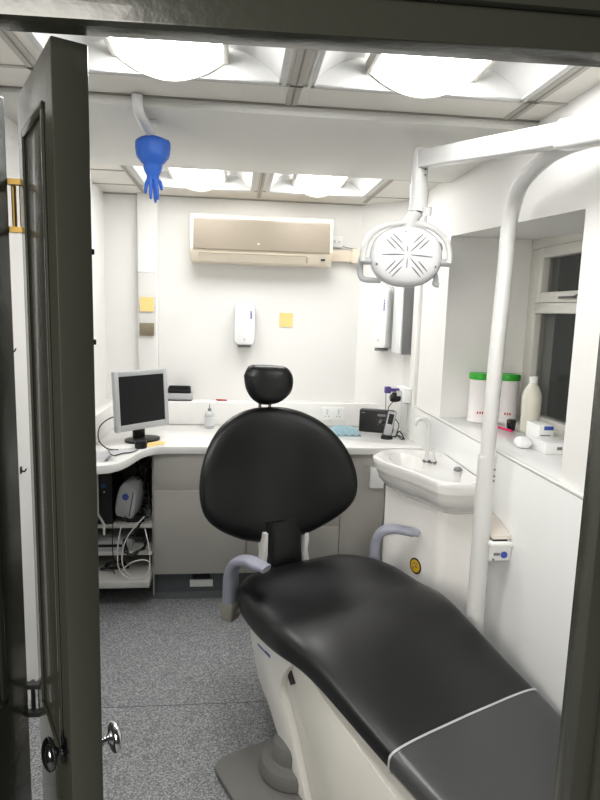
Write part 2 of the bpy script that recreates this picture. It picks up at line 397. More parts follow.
# ------------------------------------------------------------------ air conditioner
ac = empty('air_conditioner', (.145,YB,1.912), 'cream wall-mounted air conditioner high on the back wall', 'air conditioner')
x0,x1 = -.289,.576; z0,z1 = 1.912,2.195
b = NB(); prism(b, [(YB-.001,z0+.02),(YB-.03,z0),(YB-.15,z0+.005),(YB-.195,z0+.06),(YB-.20,z0+.09),(YB-.20,z1-.03),(YB-.185,z1-.005),(YB-.17,z1),(YB-.001,z1)], x0,x1,.004,axis='x'); finish('body', b, 'cream', ac)
b = NB(); box(b, x0+.02,x1-.02,YB-.209,YB-.20,z0+.075,z1-.028,.003)
for k in range(22): 
    z = z0+.083+k*.0075; box(b, x0+.024,x1-.024,YB-.2105,YB-.209,z,z+.004)
finish('front_grille', b, 'grille', ac)
b = NB(); prism(b, [(YB-.195,z0+.052),(YB-.201,z0+.05),(YB-.165,z0+.006),(YB-.155,z0+.008)], x0+.05,x1-.16,axis='x'); finish('vent_flap', b, 'cream', ac)
b = NB(); box(b, x0+.052,x1-.162,YB-.2025,YB-.196,z0+.05,z0+.055); box(b, x1-.158,x1-.153,YB-.190,YB-.178,z0+.012,z0+.05); finish('flap_gap', b, 'grille', ac)
b = NB(); box(b, x1-.07,x1-.045,YB-.193,YB-.18,z0+.03,z0+.042,.001); finish('indicator', b, 'blackp', ac)
b = NB(); lathe(b, [(.0005,0),(.006,0),(.006,.002),(.0005,.002)], (0,0,0), 16, Matrix.Translation((.12,YB-.210,z0+.115)) @ Matrix.Rotation(R(90),4,'X')); finish('emblem', b, 'cream', ac)
sp = empty('spur_switch', (.625,YB,2.07), 'white fused switch plate on the back wall just right of the air conditioner', 'switch')
b = NB(); box(b, .585,.665,YB-.03,YB,2.045,2.115,.003); finish('plate', b, 'disp', sp)
b = NB(); box(b, .60,.62,YB-.034,YB-.03,2.07,2.09,.001); box(b, .635,.65,YB-.034,YB-.03,2.07,2.085,.001); finish('rocker', b, 'dispg', sp)
b = NB(); box(b, .577,.72,YB-.06,YB-.001,1.955,2.025,.003); box(b, .72,.775,YB-.075,YB-.001,1.945,2.035,.004)
tag(finish('pipe_trunking', b, 'cream'), 'cream plastic trunking running from the air conditioner to the corner', 'trunking')
b = NB(); tube(b, spline([(.66,YB-.02,2.055),(.70,YB-.02,2.045),(.76,YB-.02,2.04)],4), .003, 6); finish('flex', b, 'dgrey', sp)
# ------------------------------------------------------------------ wall things
def soap(name, P, nx, nyv, w, h, lbl):
    """P bottom-centre on wall; nx = direction to the right along wall, n = out of wall"""
    n = Vector(nyv).normalized(); x = Vector(nx).normalized()
    xf = frame(P, x, -n, Vector((0,0,1)))       # local: x right, y into wall, z up
    t = empty(name, P, lbl, 'soap dispenser', 'soap dispensers')
    pts = []
    r = w*.42
    for cx, cz, a0 in ((w/2-r,h-r,0),(-w/2+r,h-r,90),(-w/2+r*.6,r*.6,180),(w/2-r*.6,r*.6,270)):
        rr = r if a0 < 180 else r*.6
        for k in range(6): a = R(a0+k*18); pts.append((cx+rr*math.cos(a), cz+rr*math.sin(a)))
    b = NB(); prism(b, pts, -.035, -.001, 0, xf, 'y'); finish('back_plate', b, 'dispg', t)
    b = NB(); prism(b, [(px*.94, h/2+(pz-h/2)*.965) for px,pz in pts], -.10, -.03, .012, xf, 'y'); finish('cover', b, 'disp', t)
    b = NB(); tm = bmesh.new(); text_marks(tm, w*.24, w*.36, h*.6, h*.78, -.1005, 7, 3, True); merge(b, tm, xf); finish('lettering', b, 'bluemark', t)
    b = NB(); lathe(b, [(.0005,-.0005),(.008,-.0005),(.008,.001),(.0005,.001)], (0,0,0), 16, xf @ Matrix.Translation((0,-.1005,h*.14)) @ Matrix.Rotation(R(90),4,'X')); finish('sensor_mark', b, 'dispg', t)
    b = NB(); box(b, -w*.3,w*.3,-.085,-.02,-.012,.004,.004,xf=xf); finish('nozzle', b, 'dgrey', t)
soap('soap_dispenser', (.046,YB,1.405), (1,0,0), (0,-1,0), .138, .285, 'white soap dispenser on the back wall beside the yellow note')
dn = Vector((3.72-YB, -(XR-.79), 0)).normalized(); dx = Vector((XR-.79, 3.72-YB, 0)).normalized()
soap('soap_dispenser', Vector((.79,YB,1.41))+dx*.212, dx, dn, .11, .40, 'tall white soap dispenser on the angled corner wall behind the lamp')
def note(P, x, n, w, h, lbl, m='yellow', nm='sticky_note', cat='note'):
    b = NB(); xf = frame(P, Vector(x), -Vector(n), Vector((0,0,1))); t = bmesh.new(); g = []
    for s in (0,1):
        g.append([t.verts.new((-w/2+w*k/6, -.0008-s*.001-(.004*(1-j/4)**2 if j<4 else 0), h*j/4)) for j in range(5) for k in range(7)])
    for s in (0,1):
        for j in range(4):
            for k in range(6): q = [g[s][j*7+k], g[s][j*7+k+1], g[s][(j+1)*7+k+1], g[s][(j+1)*7+k]]; t.faces.new(q if s else q[::-1])
    merge(b, t, xf); return tag(finish(nm, b, m), lbl, cat, 'yellow sticky notes' if m=='yellow' else None)
note((.315,YB,1.529), (1,0,0), (0,-1,0), .088, .09, 'yellow square note stuck on the back wall right of the soap dispenser')
note((-.565,YB-.056,1.604), (1,0,0), (0,-1,0), .085, .088, 'yellow square note on the clear panel above the monitor')
pn = Vector((.79,YB,1.68))+dx*.135
note(pn, dx, dn, .03, .09, 'yellow note on the angled corner wall, partly hidden by the lamp')
b = NB(); box(b, -.618,-.510,YB-.055,YB-.0502,1.45,1.845,.001); box(b, -.62,-.612,YB-.058,YB-.0502,1.45,1.848,.001); box(b, -.62,-.508,YB-.058,YB-.0502,1.84,1.848,.001)
tag(finish('notice_holder', b, 'clear'), 'clear plastic holder on the pipe boxing above the monitor', 'holder')
b = NB(); box(b, -.61,-.521,YB-.068,YB-.0551,1.452,1.532,.002); box(b, -.575,-.556,YB-.072,YB-.068,1.48,1.505,.002)
tag(finish('light_switch', b, 'brown'), 'dull bronze switch plate below the yellow note on the pipe boxing', 'switch')
# towel dispenser on the right wall
t = empty('towel_dispenser', (XR-.022,3.6,1.39), 'tall white paper towel dispenser with grey side on the right wall', 'towel dispenser')
b = NB(); box(b, XR-.078,XR-.0005,3.509,3.70,1.39,1.86,.006); finish('body', b, 'dispg', t)
b = NB(); box(b, XR-.076,XR-.002,3.502,3.5085,1.395,1.855,.002); finish('side_panel', b, 'dgrey', t)
b = NB(); box(b, XR-.090,XR-.079,3.505,3.70,1.40,1.85,.004); finish('front_cover', b, 'disp', t)
# ------------------------------------------------------------------ desk, ledge, cabinets
led = [(XL,2.85),(-.745,2.85),(-.745,3.62)]+[(-.745+.19*(1-math.cos(a)),3.64+.19*math.sin(a)) for a in [R(k*15) for k in range(1,7)]]+[(.9,3.83),(.925,3.83),(.79,YB),(XL,YB)]
b = NB(); prism(b, led, .8965, 1.045, .003); struct('trim_12', b, 'white')
front = [(XL+.001,2.79),(-.70,2.79),(-.63,2.80),(-.58,2.825),(-.545,2.87),(-.52,2.94),(-.505,3.01),(-.49,3.08),(-.465,3.14),(-.43,3.185),(-.38,3.205),(-.30,3.21),(.98,3.21),(XR-.015,3.28)]
fs = [(p.x,p.y) for p in spline([(x,y,0) for x,y in front],3)]
b = NB(); prism(b, fs+[(XR-.015,3.72),(.925,3.83),(.6,3.83),(-.5,3.83),(XL+.001,3.83)], .853, .895, .006)
tag(finish('worktop', b, 'white'), 'white wavy-fronted worktop running along the back and left walls', 'worktop')
def cabinet(x0,x1,splits,lbl,names):
    t = empty('base_cabinet', ((x0+x1)/2,3.53,0), lbl, 'cabinet', 'grey base cabinets')
    b = NB(); box(b, x0+.001,x1-.001,3.262,3.82,.15,.852); finish('body', b, 'carc', t)
    for (a,c), nm in zip(splits, names):
        b = NB(); box(b, x0+.002,x1-.002,3.24,3.260,a+.002,c-.002,.0015); f = finish(nm, b, 'gcab', t)
    if len(splits) > 1:
        for a,c in splits[:-1]:
            b = NB(); box(b, x0+.003,x1-.003,3.239,3.262,c-.002,c+.002); finish('edge_strip', b, 'gedge', t)
    return t
cabinet(-.443,.066,[(.156,.639),(.639,.852)],'wide grey base cabinet next to the open shelves, one drawer over a door',['door','drawer'])
cabinet(.066,.27,[(.156,.852)],'narrow grey base cabinet mostly hidden behind the chair back',['door'])
cabinet(.27,.592,[(.156,.425),(.425,.64),(.64,.852)],'grey drawer cabinet behind the right side of the chair back',['drawer','drawer','drawer'])
cabinet(.592,.85,[(.156,.852)],'grey single-door base cabinet beside the sink',['door'])
b = NB(); box(b, -.443,.95,3.29,3.31,0,.152); prism(b, [(3.29,0),(3.265,.0005),(3.272,.006),(3.283,.016),(3.29,.03)], -.443,.95, axis='x'); struct('baseboard_back', b, 'kick')
b = NB(); box(b, -.25,-.12,3.284,3.2895,.06,.102,.001); pt = tag(finish('plinth_plate', b, 'disp'), 'white plate on the vinyl plinth under the wide grey cabinet', 'plate')
b = NB(); box(b, -.235,-.135,3.27,3.2895,.115,.14,.001); tag(finish('plinth_clip', b, 'blackp'), 'black bracket under the cabinet just above the white plinth plate', 'bracket')
# open shelf unit at the left under the worktop
t = empty('open_shelf_unit', (-.63,3.3,0), 'open shelf unit under the left end of the worktop', 'shelf unit')
b = NB(); box(b, XL+.002,-.455,3.13,3.60,.132,.168,.003); finish('shelf', b, 'metalshelf', t)
b = NB(); box(b, XL+.002,-.455,3.25,3.60,.268,.29,.002); finish('shelf', b, 'metalshelf', t)
b = NB(); box(b, XL+.002,-.455,3.25,3.60,.425,.445,.002); finish('shelf', b, 'metalshelf', t)
b = NB(); box(b, -.453,-.445,3.26,3.82,.02,.85,.001); finish('side_panel', b, 'carc', t)
b = NB(); box(b, XL+.002,-.45,3.78,3.82,.0,.85,.001); finish('back_panel', b, 'carc', t)
b = NB(); box(b, -.80,-.62,3.0,3.05,.80,.852,.002); finish('support_rail', b, 'wood', t)
# ---- things on those shelves
pc = empty('computer_tower', (-.735,3.42,.446), 'black computer tower on the top open shelf', 'computer')
b = NB(); box(b, -.80,-.668,3.26,3.58,.446,.78,.004); finish('case', b, 'blackp', pc)
b = NB(); box(b, -.722,-.700,3.256,3.26,.655,.672,.001); finish('badge', b, 'bluemark', pc)
b = NB(); box(b, -.712,-.704,3.256,3.26,.625,.632,.001); finish('power_button', b, 'chrome', pc)
b = NB(); tube(b, [(-.737,3.22,.74),(-.737,3.22,.52),(-.705,3.22,.46),(-.705,3.22,.40)], .007, 8)
br = tag(finish('shelf_bracket', b, 'cable'), 'pale angled metal bracket in front of the computer tower', 'bracket')
dv = empty('curing_device', (-.60,3.33,.446), 'silver rounded device with blue round button beside the computer tower', 'device')
b = NB(); pf = [(-.05,0),(.05,0),(.068,.03),(.072,.12),(.058,.20),(.028,.24),(-.02,.25),(-.055,.225),(-.07,.15),(-.066,.04)]
pf = [(p.x,p.y) for p in spline([(a,c,0) for a,c in pf+[pf[0]]],4)[:-1]]
xfd = Matrix.Translation((-.600,3.34,.482)) @ Matrix.Rotation(R(-8),4,'Z') @ Matrix.Rotation(R(10),4,'Y') @ Matrix.Scale(.78,4)
prism(b, pf, -.11, .11, .02, xfd, 'y'); finish('body', b, 'silver', dv)
b = NB(); lathe(b, [(.0005,0),(.024,0),(.024,.004),(.0005,.006)], (0,0,0), 20, xfd @ Matrix.Translation((-.005,-.109,.155)) @ Matrix.Rotation(R(90),4,'X')); finish('button', b, 'bluemark', dv)
b = NB(); box(b, .040,.046,-.1125,-.109,.02,.20,.001,xf=xfd); finish('seam', b, 'blackp', dv)
cr = [ ('black cable looped over the open shelves', 'blackp', [(-.60,3.24,.50),(-.55,3.22,.47),(-.50,3.22,.50),(-.47,3.26,.55),(-.48,3.30,.62),(-.50,3.4,.70),(-.47,3.5,.80)]),
       ('black cable bundle coiled in front of the middle shelf', 'blackp', None),
       ('thick white cable looping down from the shelf', 'cable', [(-.49,3.22,.50),(-.53,3.20,.46),(-.575,3.19,.40),(-.60,3.18,.33),(-.60,3.17,.25),(-.56,3.16,.19),(-.51,3.16,.18),(-.47,3.16,.20),(-.455,3.17,.27),(-.465,3.18,.36),(-.485,3.20,.44)]),
       ('thin white cable hanging in a wide loop at the lowest shelf', 'cable', [(-.61,3.21,.46),(-.625,3.18,.36),(-.62,3.16,.24),(-.57,3.15,.185),(-.50,3.15,.178),(-.46,3.16,.205),(-.458,3.17,.26),(-.50,3.17,.275),(-.56,3.16,.26),(-.60,3.16,.22)]),
       ('thin black cable dropping straight down past the shelves', 'blackp', [(-.66,3.23,.47),(-.662,3.22,.35),(-.66,3.22,.29),(-.655,3.22,.175)])]
for l, m, p in cr:
    b = NB()
    if p is None:
        pts = []
        for k in range(60):
            a = k*.42; rr = .055+.012*math.sin(k*1.3); pts.append((-.545+rr*math.cos(a), 3.205+.012*math.sin(k*.9), .345+rr*.9*math.sin(a)))
        tube(b, pts, .0035, 6)
        tube(b, spline([(-.545,3.21,.40),(-.52,3.22,.45),(-.50,3.23,.49),(-.47,3.24,.50)],5), .006, 6)
    else: tube(b, spline(p,6), (.0034 if m == 'cable' else .003), 8)
    tag(finish('cable', b, m), l, 'cable', 'tangled cables on the open shelves')
b = NB()
for k in range(16):
    a = random.uniform(0,6.28); x = random.uniform(-.56,-.47); y = random.uniform(3.4,3.7)
    tube(b, spline([(x,y,.85),(x+random.uniform(-.04,.03),y-.05,.72),(x+random.uniform(-.06,.02),y-.03,.62),(max(-.66,min(-.46,x+random.uniform(-.1,.02))),y,.5),(x,y+.03,.45)],5), .004, 6)
o = tag(finish('cable_tangle', b, 'blackp'), 'dark tangle of cables hanging behind the silver device', 'cables', kind='stuff')
ad = empty('power_adapter', (-.545,3.36,.446), 'black power adapter block under the tangled cables on the top shelf', 'adapter')
b = NB(); box(b, -.60,-.50,3.28,3.36,.446,.48,.006, xf=None); finish('block', b, 'blackp', ad)
b = NB(); tube(b, spline([(-.50,3.30,.465),(-.47,3.29,.48),(-.462,3.35,.53)],4), .003, 6); finish('cord', b, 'blackp', ad)
sr = empty('media_recorder', (-.68,3.36,.291), 'flat silver-grey box on the middle open shelf', 'device')
b = NB(); box(b, -.80,-.57,3.27,3.52,.291,.345,.003); finish('case', b, 'silver', sr)
b = NB(); box(b, -.78,-.62,3.266,3.27,.31,.325); finish('slot', b, 'blackp', sr)
b = NB(); tube(b, spline([(-.74,3.28,.178),(-.70,3.26,.19),(-.66,3.30,.17),(-.62,3.25,.20),(-.60,3.32,.17),(-.66,3.36,.19),(-.72,3.33,.17),(-.70,3.28,.21),(-.64,3.3,.21)],6), .007, 6)
tag(finish('cable', b, 'blackp'), 'thick black cable heaped on the lowest open shelf', 'cable', 'tangled cables on the open shelves')
b = NB(); box(b, -.505,-.425+.0,3.771,3.7795,.70,.78,.002) if False else box(b, -.55,-.475,3.766,3.7795,.71,.79,.003); lathe(b,[(.0005,0),(.02,0),(.02,.004),(.0005,.004)],(0,0,0),16,Matrix.Translation((-.512,3.766,.75))@Matrix.Rotation(R(90),4,'X'))
tag(finish('wall_socket', b, 'gcab'), 'grey round-faced socket behind the cable tangle under the worktop', 'socket')
# ---- monitor
ZD = .8955
mo = empty('computer_monitor', (-.50,3.35,ZD), 'silver-framed flat monitor with dark screen on the worktop', 'monitor')
Lm, Rm = Vector((-.630,3.215,0)), Vector((-.388,3.475,0)); dm = (Rm-Lm).normalized(); nm_ = Vector((dm.y,-dm.x,0)); upm = (Vector((0,0,1))+nm_*-.06).normalized()
xm = frame(Vector((-.630,3.215,.965)), dm, -nm_, upm); wm = (Rm-Lm).length; hm = .322
b = NB(); box(b, 0,wm,.0,.022,0,hm,.004,xf=xm); box(b, .04,wm-.04,.02,.055,.04,hm-.04,.01,xf=xm); finish('casing', b, 'silver', mo)
b = NB()
for q in ((0,.026,0,hm),(wm-.026,wm,0,hm),(.026,wm-.026,0,.034),(.026,wm-.026,hm-.026,hm)): box(b, q[0],q[1],-.006,0,q[2],q[3],.0015,xf=xm)
finish('bezel', b, 'silver', mo)
b = NB(); box(b, .026,wm-.026,-.003,0,.034,hm-.026,xf=xm); finish('screen', b, 'screen', mo)
b = NB(); pc_ = (Lm+Rm)/2; 
xs_ = frame(Vector((pc_.x,pc_.y,ZD)), dm, -nm_, Vector((0,0,1)))
box(b, -.035,.035,.03,.055,.006,.20,.005,xf=xs_); finish('stand', b, 'blackp', mo)
b = NB(); pts = [(.105*math.cos(R(k*12)), .01+.08*math.sin(R(k*12))) for k in range(30)]; prism(b, pts, .0, .014, .004, xs_); finish('base', b, 'blackp', mo)
b = NB(); tube(b, spline([(-.60,3.31,1.03),(-.66,3.27,1.04),(-.715,3.22,1.0),(-.71,3.16,.94),(-.66,3.12,.903),(-.60,3.10,.901)],6), .0035, 8)
tag(finish('cable', b, 'blackp'), 'black cable curling out left of the monitor', 'cable')
b = NB(); tube(b, spline([(-.66,3.15,.901),(-.63,3.03,.905),(-.60,2.98,.901),(-.56,3.02,.903),(-.53,2.98+.06,.901),(-.50,3.10,.902)],6), .0025, 6)
tag(finish('cable', b, 'blackp'), 'thin black cable lying over the papers on the worktop', 'cable')
for i_, (x,y,rz,w,h,l) in enumerate([(-.67,2.97,14,.15,.21,'white sheet of paper lying flat nearest the worktop edge'),(-.585,3.06,-35,.10,.15,'small crumpled white paper below the monitor cable')]):
    b = NB(); t = bmesh.new(); g = [[t.verts.new((-w/2+w*k/6,-h/2+h*j/6,.0008+(.004*abs(math.sin(k*1.7+j*1.1+i_)) if i_ else .001*math.sin(k*.7+j)+.001))) for k in range(7)] for j in range(7)]
    for j in range(6):
        for k in range(6): t.faces.new([g[j][k],g[j][k+1],g[j+1][k+1],g[j+1][k]])
    ex = bmesh.ops.solidify(t, geom=t.faces[:], thickness=.0006)
    merge(b, t, Matrix.Translation((x,y,ZD+.0005)) @ Matrix.Rotation(R(rz),4,'Z')); tag(finish('paper_sheet', b, 'paper', smooth=60), l, 'paper', 'papers on the worktop')
b = NB(); box(b, -.62,-.605,2.87,2.96,ZD+.004,ZD+.011,.002,xf=None); tag(finish('pen', b, 'dgrey'), 'grey pen lying on the paper at the worktop edge', 'pen')
b = NB(); box(b, -.478,-.425,3.17+.03,3.26,ZD,ZD+.001) ; box(b, -.478+.002,-.385,3.245,3.32,ZD+.001,ZD+.003,.0005); tag(finish('sticky_pad', b, 'yellow'), 'pale orange sticky note lying on the worktop in front of the monitor', 'note')
b = NB(); lathe(b, [(.0005,0),(.030,0),(.032,.01),(.032,.035),(.028,.042),(.0005,.042)], (-.497,3.17,ZD), 24); tag(finish('round_pot', b, 'blackp'), 'small round black pot in front of the monitor foot', 'pot')
# ---- things on ledge/desk
ZL = 1.0455
t = empty('desk_organiser', (-.36,3.88,ZL), 'black-topped grey tray on the ledge right of the monitor', 'tray')
b = NB(); box(b, -.44,-.285,3.845,3.94,ZL,ZL+.012,.002); box(b, -.44,-.285,3.93,3.94,ZL,ZL+.055,.002); box(b, -.44,-.285,3.845,3.85,ZL,ZL+.048,.002); box(b,-.44,-.434,3.85,3.94,ZL,ZL+.05,.001); box(b,-.291,-.285,3.85,3.94,ZL,ZL+.05,.001); finish('tray', b, 'silver', t)
b = NB(); box(b, -.432,-.293,3.853,3.928,ZL+.05,ZL+.09,.008); box(b, -.425,-.30,3.848,3.86,ZL+.066,ZL+.098,.004); finish('cover', b, 'blackp', t)
b = NB(); box(b, -.447,-.433,3.85,3.875,ZL+.05,ZL+.075,.003); finish('tab', b, 'red', t)
b = NB(); tube(b, [(-.13,3.885,ZL+.006),(-.06,3.875,ZL+.005)], .005, 8); box(b,-.12,-.09,3.87,3.895,ZL,ZL+.008,.002); tag(finish('pencil_stub', b, 'red'), 'short reddish pencil on the ledge behind the chair back', 'pencil')
t = empty('sanitiser_bottle', (-.165,3.72,ZD), 'small clear pump bottle on the worktop left of the chair back', 'bottle')
b = NB(); lathe(b, [(.0005,0),(.026,0),(.029,.006),(.029,.085),(.024,.10),(.012,.108),(.012,.113),(.0005,.113)], (-.165,3.72,ZD)); finish('bottle', b, 'glassb', t)
b = NB(); lathe(b, [(.0295,.02),(.0297,.02),(.0297,.075),(.0295,.075)], (-.165,3.72,ZD)); finish('label_band', b, 'dispg', t)
b = NB(); lathe(b, [(.0005,.113),(.011,.113),(.011,.125),(.003,.127),(.003,.15),(.0005,.151)], (-.165,3.72,ZD)); tube(b, [(-.165,3.72,ZD+.148),(-.165,3.70,ZD+.146)], .003, 8); finish('pump', b, 'dgrey', t)
def socket(x0,x1,z0,z1,y,lbl,n=2):
    t = empty('wall_socket', ((x0+x1)/2,y,z0), lbl, 'socket')
    b = NB(); box(b, x0,x1,y-.012,y,z0,z1,.003); finish('face_plate', b, 'disp', t)
    for k in range(n):
        b = NB(); cx = x0+(x1-x0)*(k+.5)/n; cz = (z0+z1)/2-.008
        box(b, cx-.003,cx+.003,y-.0127,y-.0119,cz+.008,cz+.016); box(b, cx-.014,cx-.007,y-.0127,y-.0119,cz-.010,cz-.005); box(b, cx+.007,cx+.014,y-.0127,y-.0119,cz-.010,cz-.005)
        finish('pin_holes', b, 'dgrey', t)
        b = NB(); box(b, cx-.006,cx+.006,y-.016,y-.012,z1-.028,z1-.010,.001); finish('rocker', b, 'dispg', t)
socket(.55,.70,.935,1.02,3.83,'white double socket behind the blue masks, right of the chair back')
t = empty('face_mask_pack', (.66,3.57,ZD), 'heap of pale blue face masks in clear wrap on the worktop', 'masks')
b = NB(); tmp = bmesh.new(); nx_, ny_ = 16, 10
gr = [[tmp.verts.new((.565+.185*i/(nx_-1), 3.50+.12*j/(ny_-1), ZD+.006+(.050-.012*i/(nx_-1))*(1-abs(2*i/(nx_-1)-1)**5)*(1-abs(2*j/(ny_-1)-1)**3)+.009*math.sin(i*1.9+j*1.1))) for i in range(nx_)] for j in range(ny_)]
for j in range(ny_-1):
    for i2 in range(nx_-1): tmp.faces.new([gr[j][i2],gr[j][i2+1],gr[j+1][i2+1],gr[j+1][i2]])
for v in tmp.verts: v.co.z = max(v.co.z, ZD+.003)
bmesh.ops.solidify(tmp, geom=tmp.faces[:], thickness=.002); merge(b, tmp); finish('masks', b, 'mask', t, 80)
b = NB(); box(b, .545,.755,3.49,3.64,ZD+.0002,ZD+.0022,.0005); finish('wrapper', b, 'clear', t)
# radio
t = empty('radio', (.845,3.60,ZD), 'black portable radio with raised aerial on the worktop corner', 'radio')
dr = Vector((.115,-.135,0)).normalized(); xr = frame((.775,3.67,ZD), dr, Vector((-dr.y,dr.x,0)), Vector((0,0,1)))
dr = Vector((.93,-.37,0)).normalized(); xr = frame((.765,3.66,ZD), dr, Vector((-dr.y,dr.x,0)), (Vector((0,0,1))+Vector((-dr.y,dr.x,0))*.08).normalized())
b = NB(); box(b, 0,.215,0,.055,0,.142,.010,3,xf=xr); finish('case', b, 'blackp', t)
b = NB(); lathe(b, [(.0005,0),(.014,0),(.013,.008),(.0005,.009)], (0,0,0), 20, xr @ Matrix.Translation((.135,-.001,.075)) @ Matrix.Rotation(R(90),4,'X'))
for k in range(5): a = R(k*72+20); lathe(b, [(.0005,0),(.004,0),(.004,.003),(.0005,.003)], (0,0,0), 10, xr @ Matrix.Translation((.135+.027*math.cos(a),-.0005,.075+.027*math.sin(a))) @ Matrix.Rotation(R(90),4,'X'))
finish('dial', b, 'chromed', t)
b = NB(); box(b, .115,.165,-.001,.001,.105,.118,xf=xr); finish('display', b, 'dgrey', t); b = NB(); box(b,.012,.035,-.001,.001,.118,.124,xf=xr); finish('emblem', b, 'dgrey', t)
b = NB(); tube(b, [xr@Vector((.16,.03,.14)), xr@Vector((.155,.03,.25))], .0022, 8); finish('aerial', b, 'chromed', t)
# cordless phone
t = empty('cordless_phone', (.895,3.45,ZD), 'silver and black cordless phone standing in its cradle in front of the radio', 'phone')
b = NB(); lathe(b, [(.0005,0),(.036,0),(.036,.012),(.030,.022),(.0005,.022)], (.895,3.45,ZD)); finish('cradle', b, 'blackp', t)
xp = Matrix.Translation((.895,3.452,ZD+.015)) @ Matrix.Rotation(R(-10),4,'Z') @ Matrix.Rotation(R(-10),4,'X') @ Matrix.Rotation(R(11),4,'Y')
b = NB(); box(b, -.027,.027,-.012,.014,0,.155,.009,3,xf=xp); finish('handset', b, 'blackp', t)
b = NB(); box(b, -.023,.023,-.0145,-.011,.005,.15,.004,xf=xp); finish('silver_face', b, 'silver', t)
b = NB(); box(b, -.015,.015,-.0155,-.014,.072,.134,.001,xf=xp); finish('display', b, 'blackp', t)
# socket box with chargers on the right wall
t = empty('socket_box', (XR-.02,3.50,1.10), 'white surface-mounted socket box on the right wall above the phone', 'socket')
b = NB(); box(b, XR-.075,XR-.0225,3.43,3.60,1.115,1.20,.004); finish('box', b, 'disp', t)
b = NB(); box(b, XR-.10,XR-.075,3.45,3.49,1.15,1.18,.002); finish('rocker', b, 'dispg', t)
t = empty('charger_plug', (.96,3.52,1.12), 'black round charger plugged into the socket box, its lead dangling', 'charger')
b = NB(); lathe(b, [(.0005,0),(.018,.0),(.024,.012),(.024,.05),(.018,.06),(.0005,.06)], (0,0,0), 20, Matrix.Translation((.974,3.49,1.135)) @ Matrix.Rotation(R(-90),4,'Y')); box(b, .925,.955,3.475,3.505,1.11,1.17,.008); finish('plug', b, 'blackp', t)
b = NB(); tube(b, spline([(.93,3.49,1.11),(.90,3.47,1.07),(.93,3.46,1.03),(.965,3.45,.98),(.95,3.43,.93),(.975,3.41,.90),(1.0,3.44,.901)],6), .003, 8); tube(b, spline([(.93,3.47,.901),(.96,3.41,.92),(.99,3.40,.903),(.97,3.45,.94),(.94,3.43,.905)],6), .004, 8); finish('lead', b, 'blackp', t)
b = NB(); box(b, .885,.922,3.50,3.53,1.16,1.20,.005, xf=None); box(b,.922,.974,3.505,3.525,1.17,1.19,.003); tag(finish('adapter_plug', b, 'purple'), 'small purple plug at the top corner of the socket box', 'plug')
# ------------------------------------------------------------------ sink
t = empty('wash_basin', (.93,2.65,0), 'white ceramic corner basin on a white panelled pedestal', 'sink')
rim = [(XR-.016,2.86),(.96,2.90),(.888,2.94),(.79,2.94),(.70,2.875),(.662,2.78),(.70,2.645),(.775,2.50),(.825,2.365),(.85,2.335),(.916,2.312),(XR-.016,2.32)]
rs = [(p.x,p.y) for p in spline([(x,y,0) for x,y in rim],4)]
cxr, cyr = XR-.016, 2.62
def scl(pts, s, sy=None): return [(cxr+(x-cxr)*s, cyr+(y-cyr)*(sy or s)) for x,y in pts]
b = NB(); rings = []
for z, s_ in ((.785,.68),(.80,.76),(.82,.85),(.85,.92),(.88,.95),(.893,.955),(.897,.985),(.925,.998),(.943,1.0),(.949,.99),(.951,.965),(.949,.93)):
    rings.append([b.verts.new((x,y,z)) for x,y in scl(rs, s_)])
n = len(rs); oc = (.81,2.70)         # oval bowl sunk in the top
def bowl(z, r1, r2):
    out = []
    for x,y in scl(rs,.9):
        a = math.atan2((y-oc[1]), (x-oc[0])); out.append(b.verts.new((oc[0]+r1*math.cos(a), oc[1]+r2*math.sin(a), z)))
    return out
for z, r1, r2 in ((.947,.085,.155),(.935,.08,.148),(.893,.065,.12),(.853,.04,.07),(.848,.012,.02)): rings.append(bowl(z,r1,r2))
skin(b, rings); finish('basin', b, 'ceram', t, 50)
b = NB(); pts = [(XR-.016,2.84),(.755,2.84),(.735,2.80),(.882,2.478),(.895,2.452),(.925,2.437),(XR-.016,2.43)]; prism(b, pts, .0, .80, .002); finish('pedestal', b, 'pedm', t)
b = NB(); dpd = Vector((.147,-.322,0)).normalized(); npd = Vector((dpd.y,-dpd.x,0))
if npd.x > 0: npd = -npd
xb = frame(Vector((.735,2.80,0))+dpd*.245+npd*.001+Vector((0,0,.48)), dpd, -npd, Vector((0,0,1)))
lathe(b, [(.0005,0),(.038,0),(.038,.002),(.0005,.002)], (0,0,0), 28, xb @ Matrix.Rotation(R(90),4,'X')); finish('sticker_rim', b, 'blackp', t)
b = NB(); lathe(b, [(.0005,.002),(.030,.002),(.030,.003),(.0005,.003)], (0,0,0), 28, xb @ Matrix.Rotation(R(90),4,'X')); stk = finish('yellow_sticker', b, 'badge', t)
b = NB()
for a0,a1,c0,c1 in ((-.012,-.004,.008,.018),(-.002,.016,-.004,.004),(-.016,-.006,-.016,-.008),(.004,.012,.010,.020)): box(b, a0,a1,-.0045,-.003,c0,c1,xf=xb)
finish('sticker_symbol', b, 'brown', stk)
tp = empty('swan_neck_tap', (.892,2.68,.951), 'tall white swan-neck tap on the corner basin', 'tap')
b = NB(); tube(b, [(.892,2.68,.943),(.892,2.68,.955)], .016, 16); tube(b, spline([(.892,2.68,.95),(.892,2.68,1.06),(.892,2.683,1.115),(.882,2.685,1.142),(.862,2.69,1.152),(.84,2.695,1.142),(.833,2.697,1.118)],6), .010, 12); finish('spout', b, 'metalw', tp)
b = NB(); tube(b, [(.892,2.68,.951),(.892,2.68,.956)], .020, 16); finish('collar', b, 'chromed', tp)
tp = empty('basin_lever', (.918,2.66,.951), 'short white lever tap beside the swan-neck tap', 'tap')
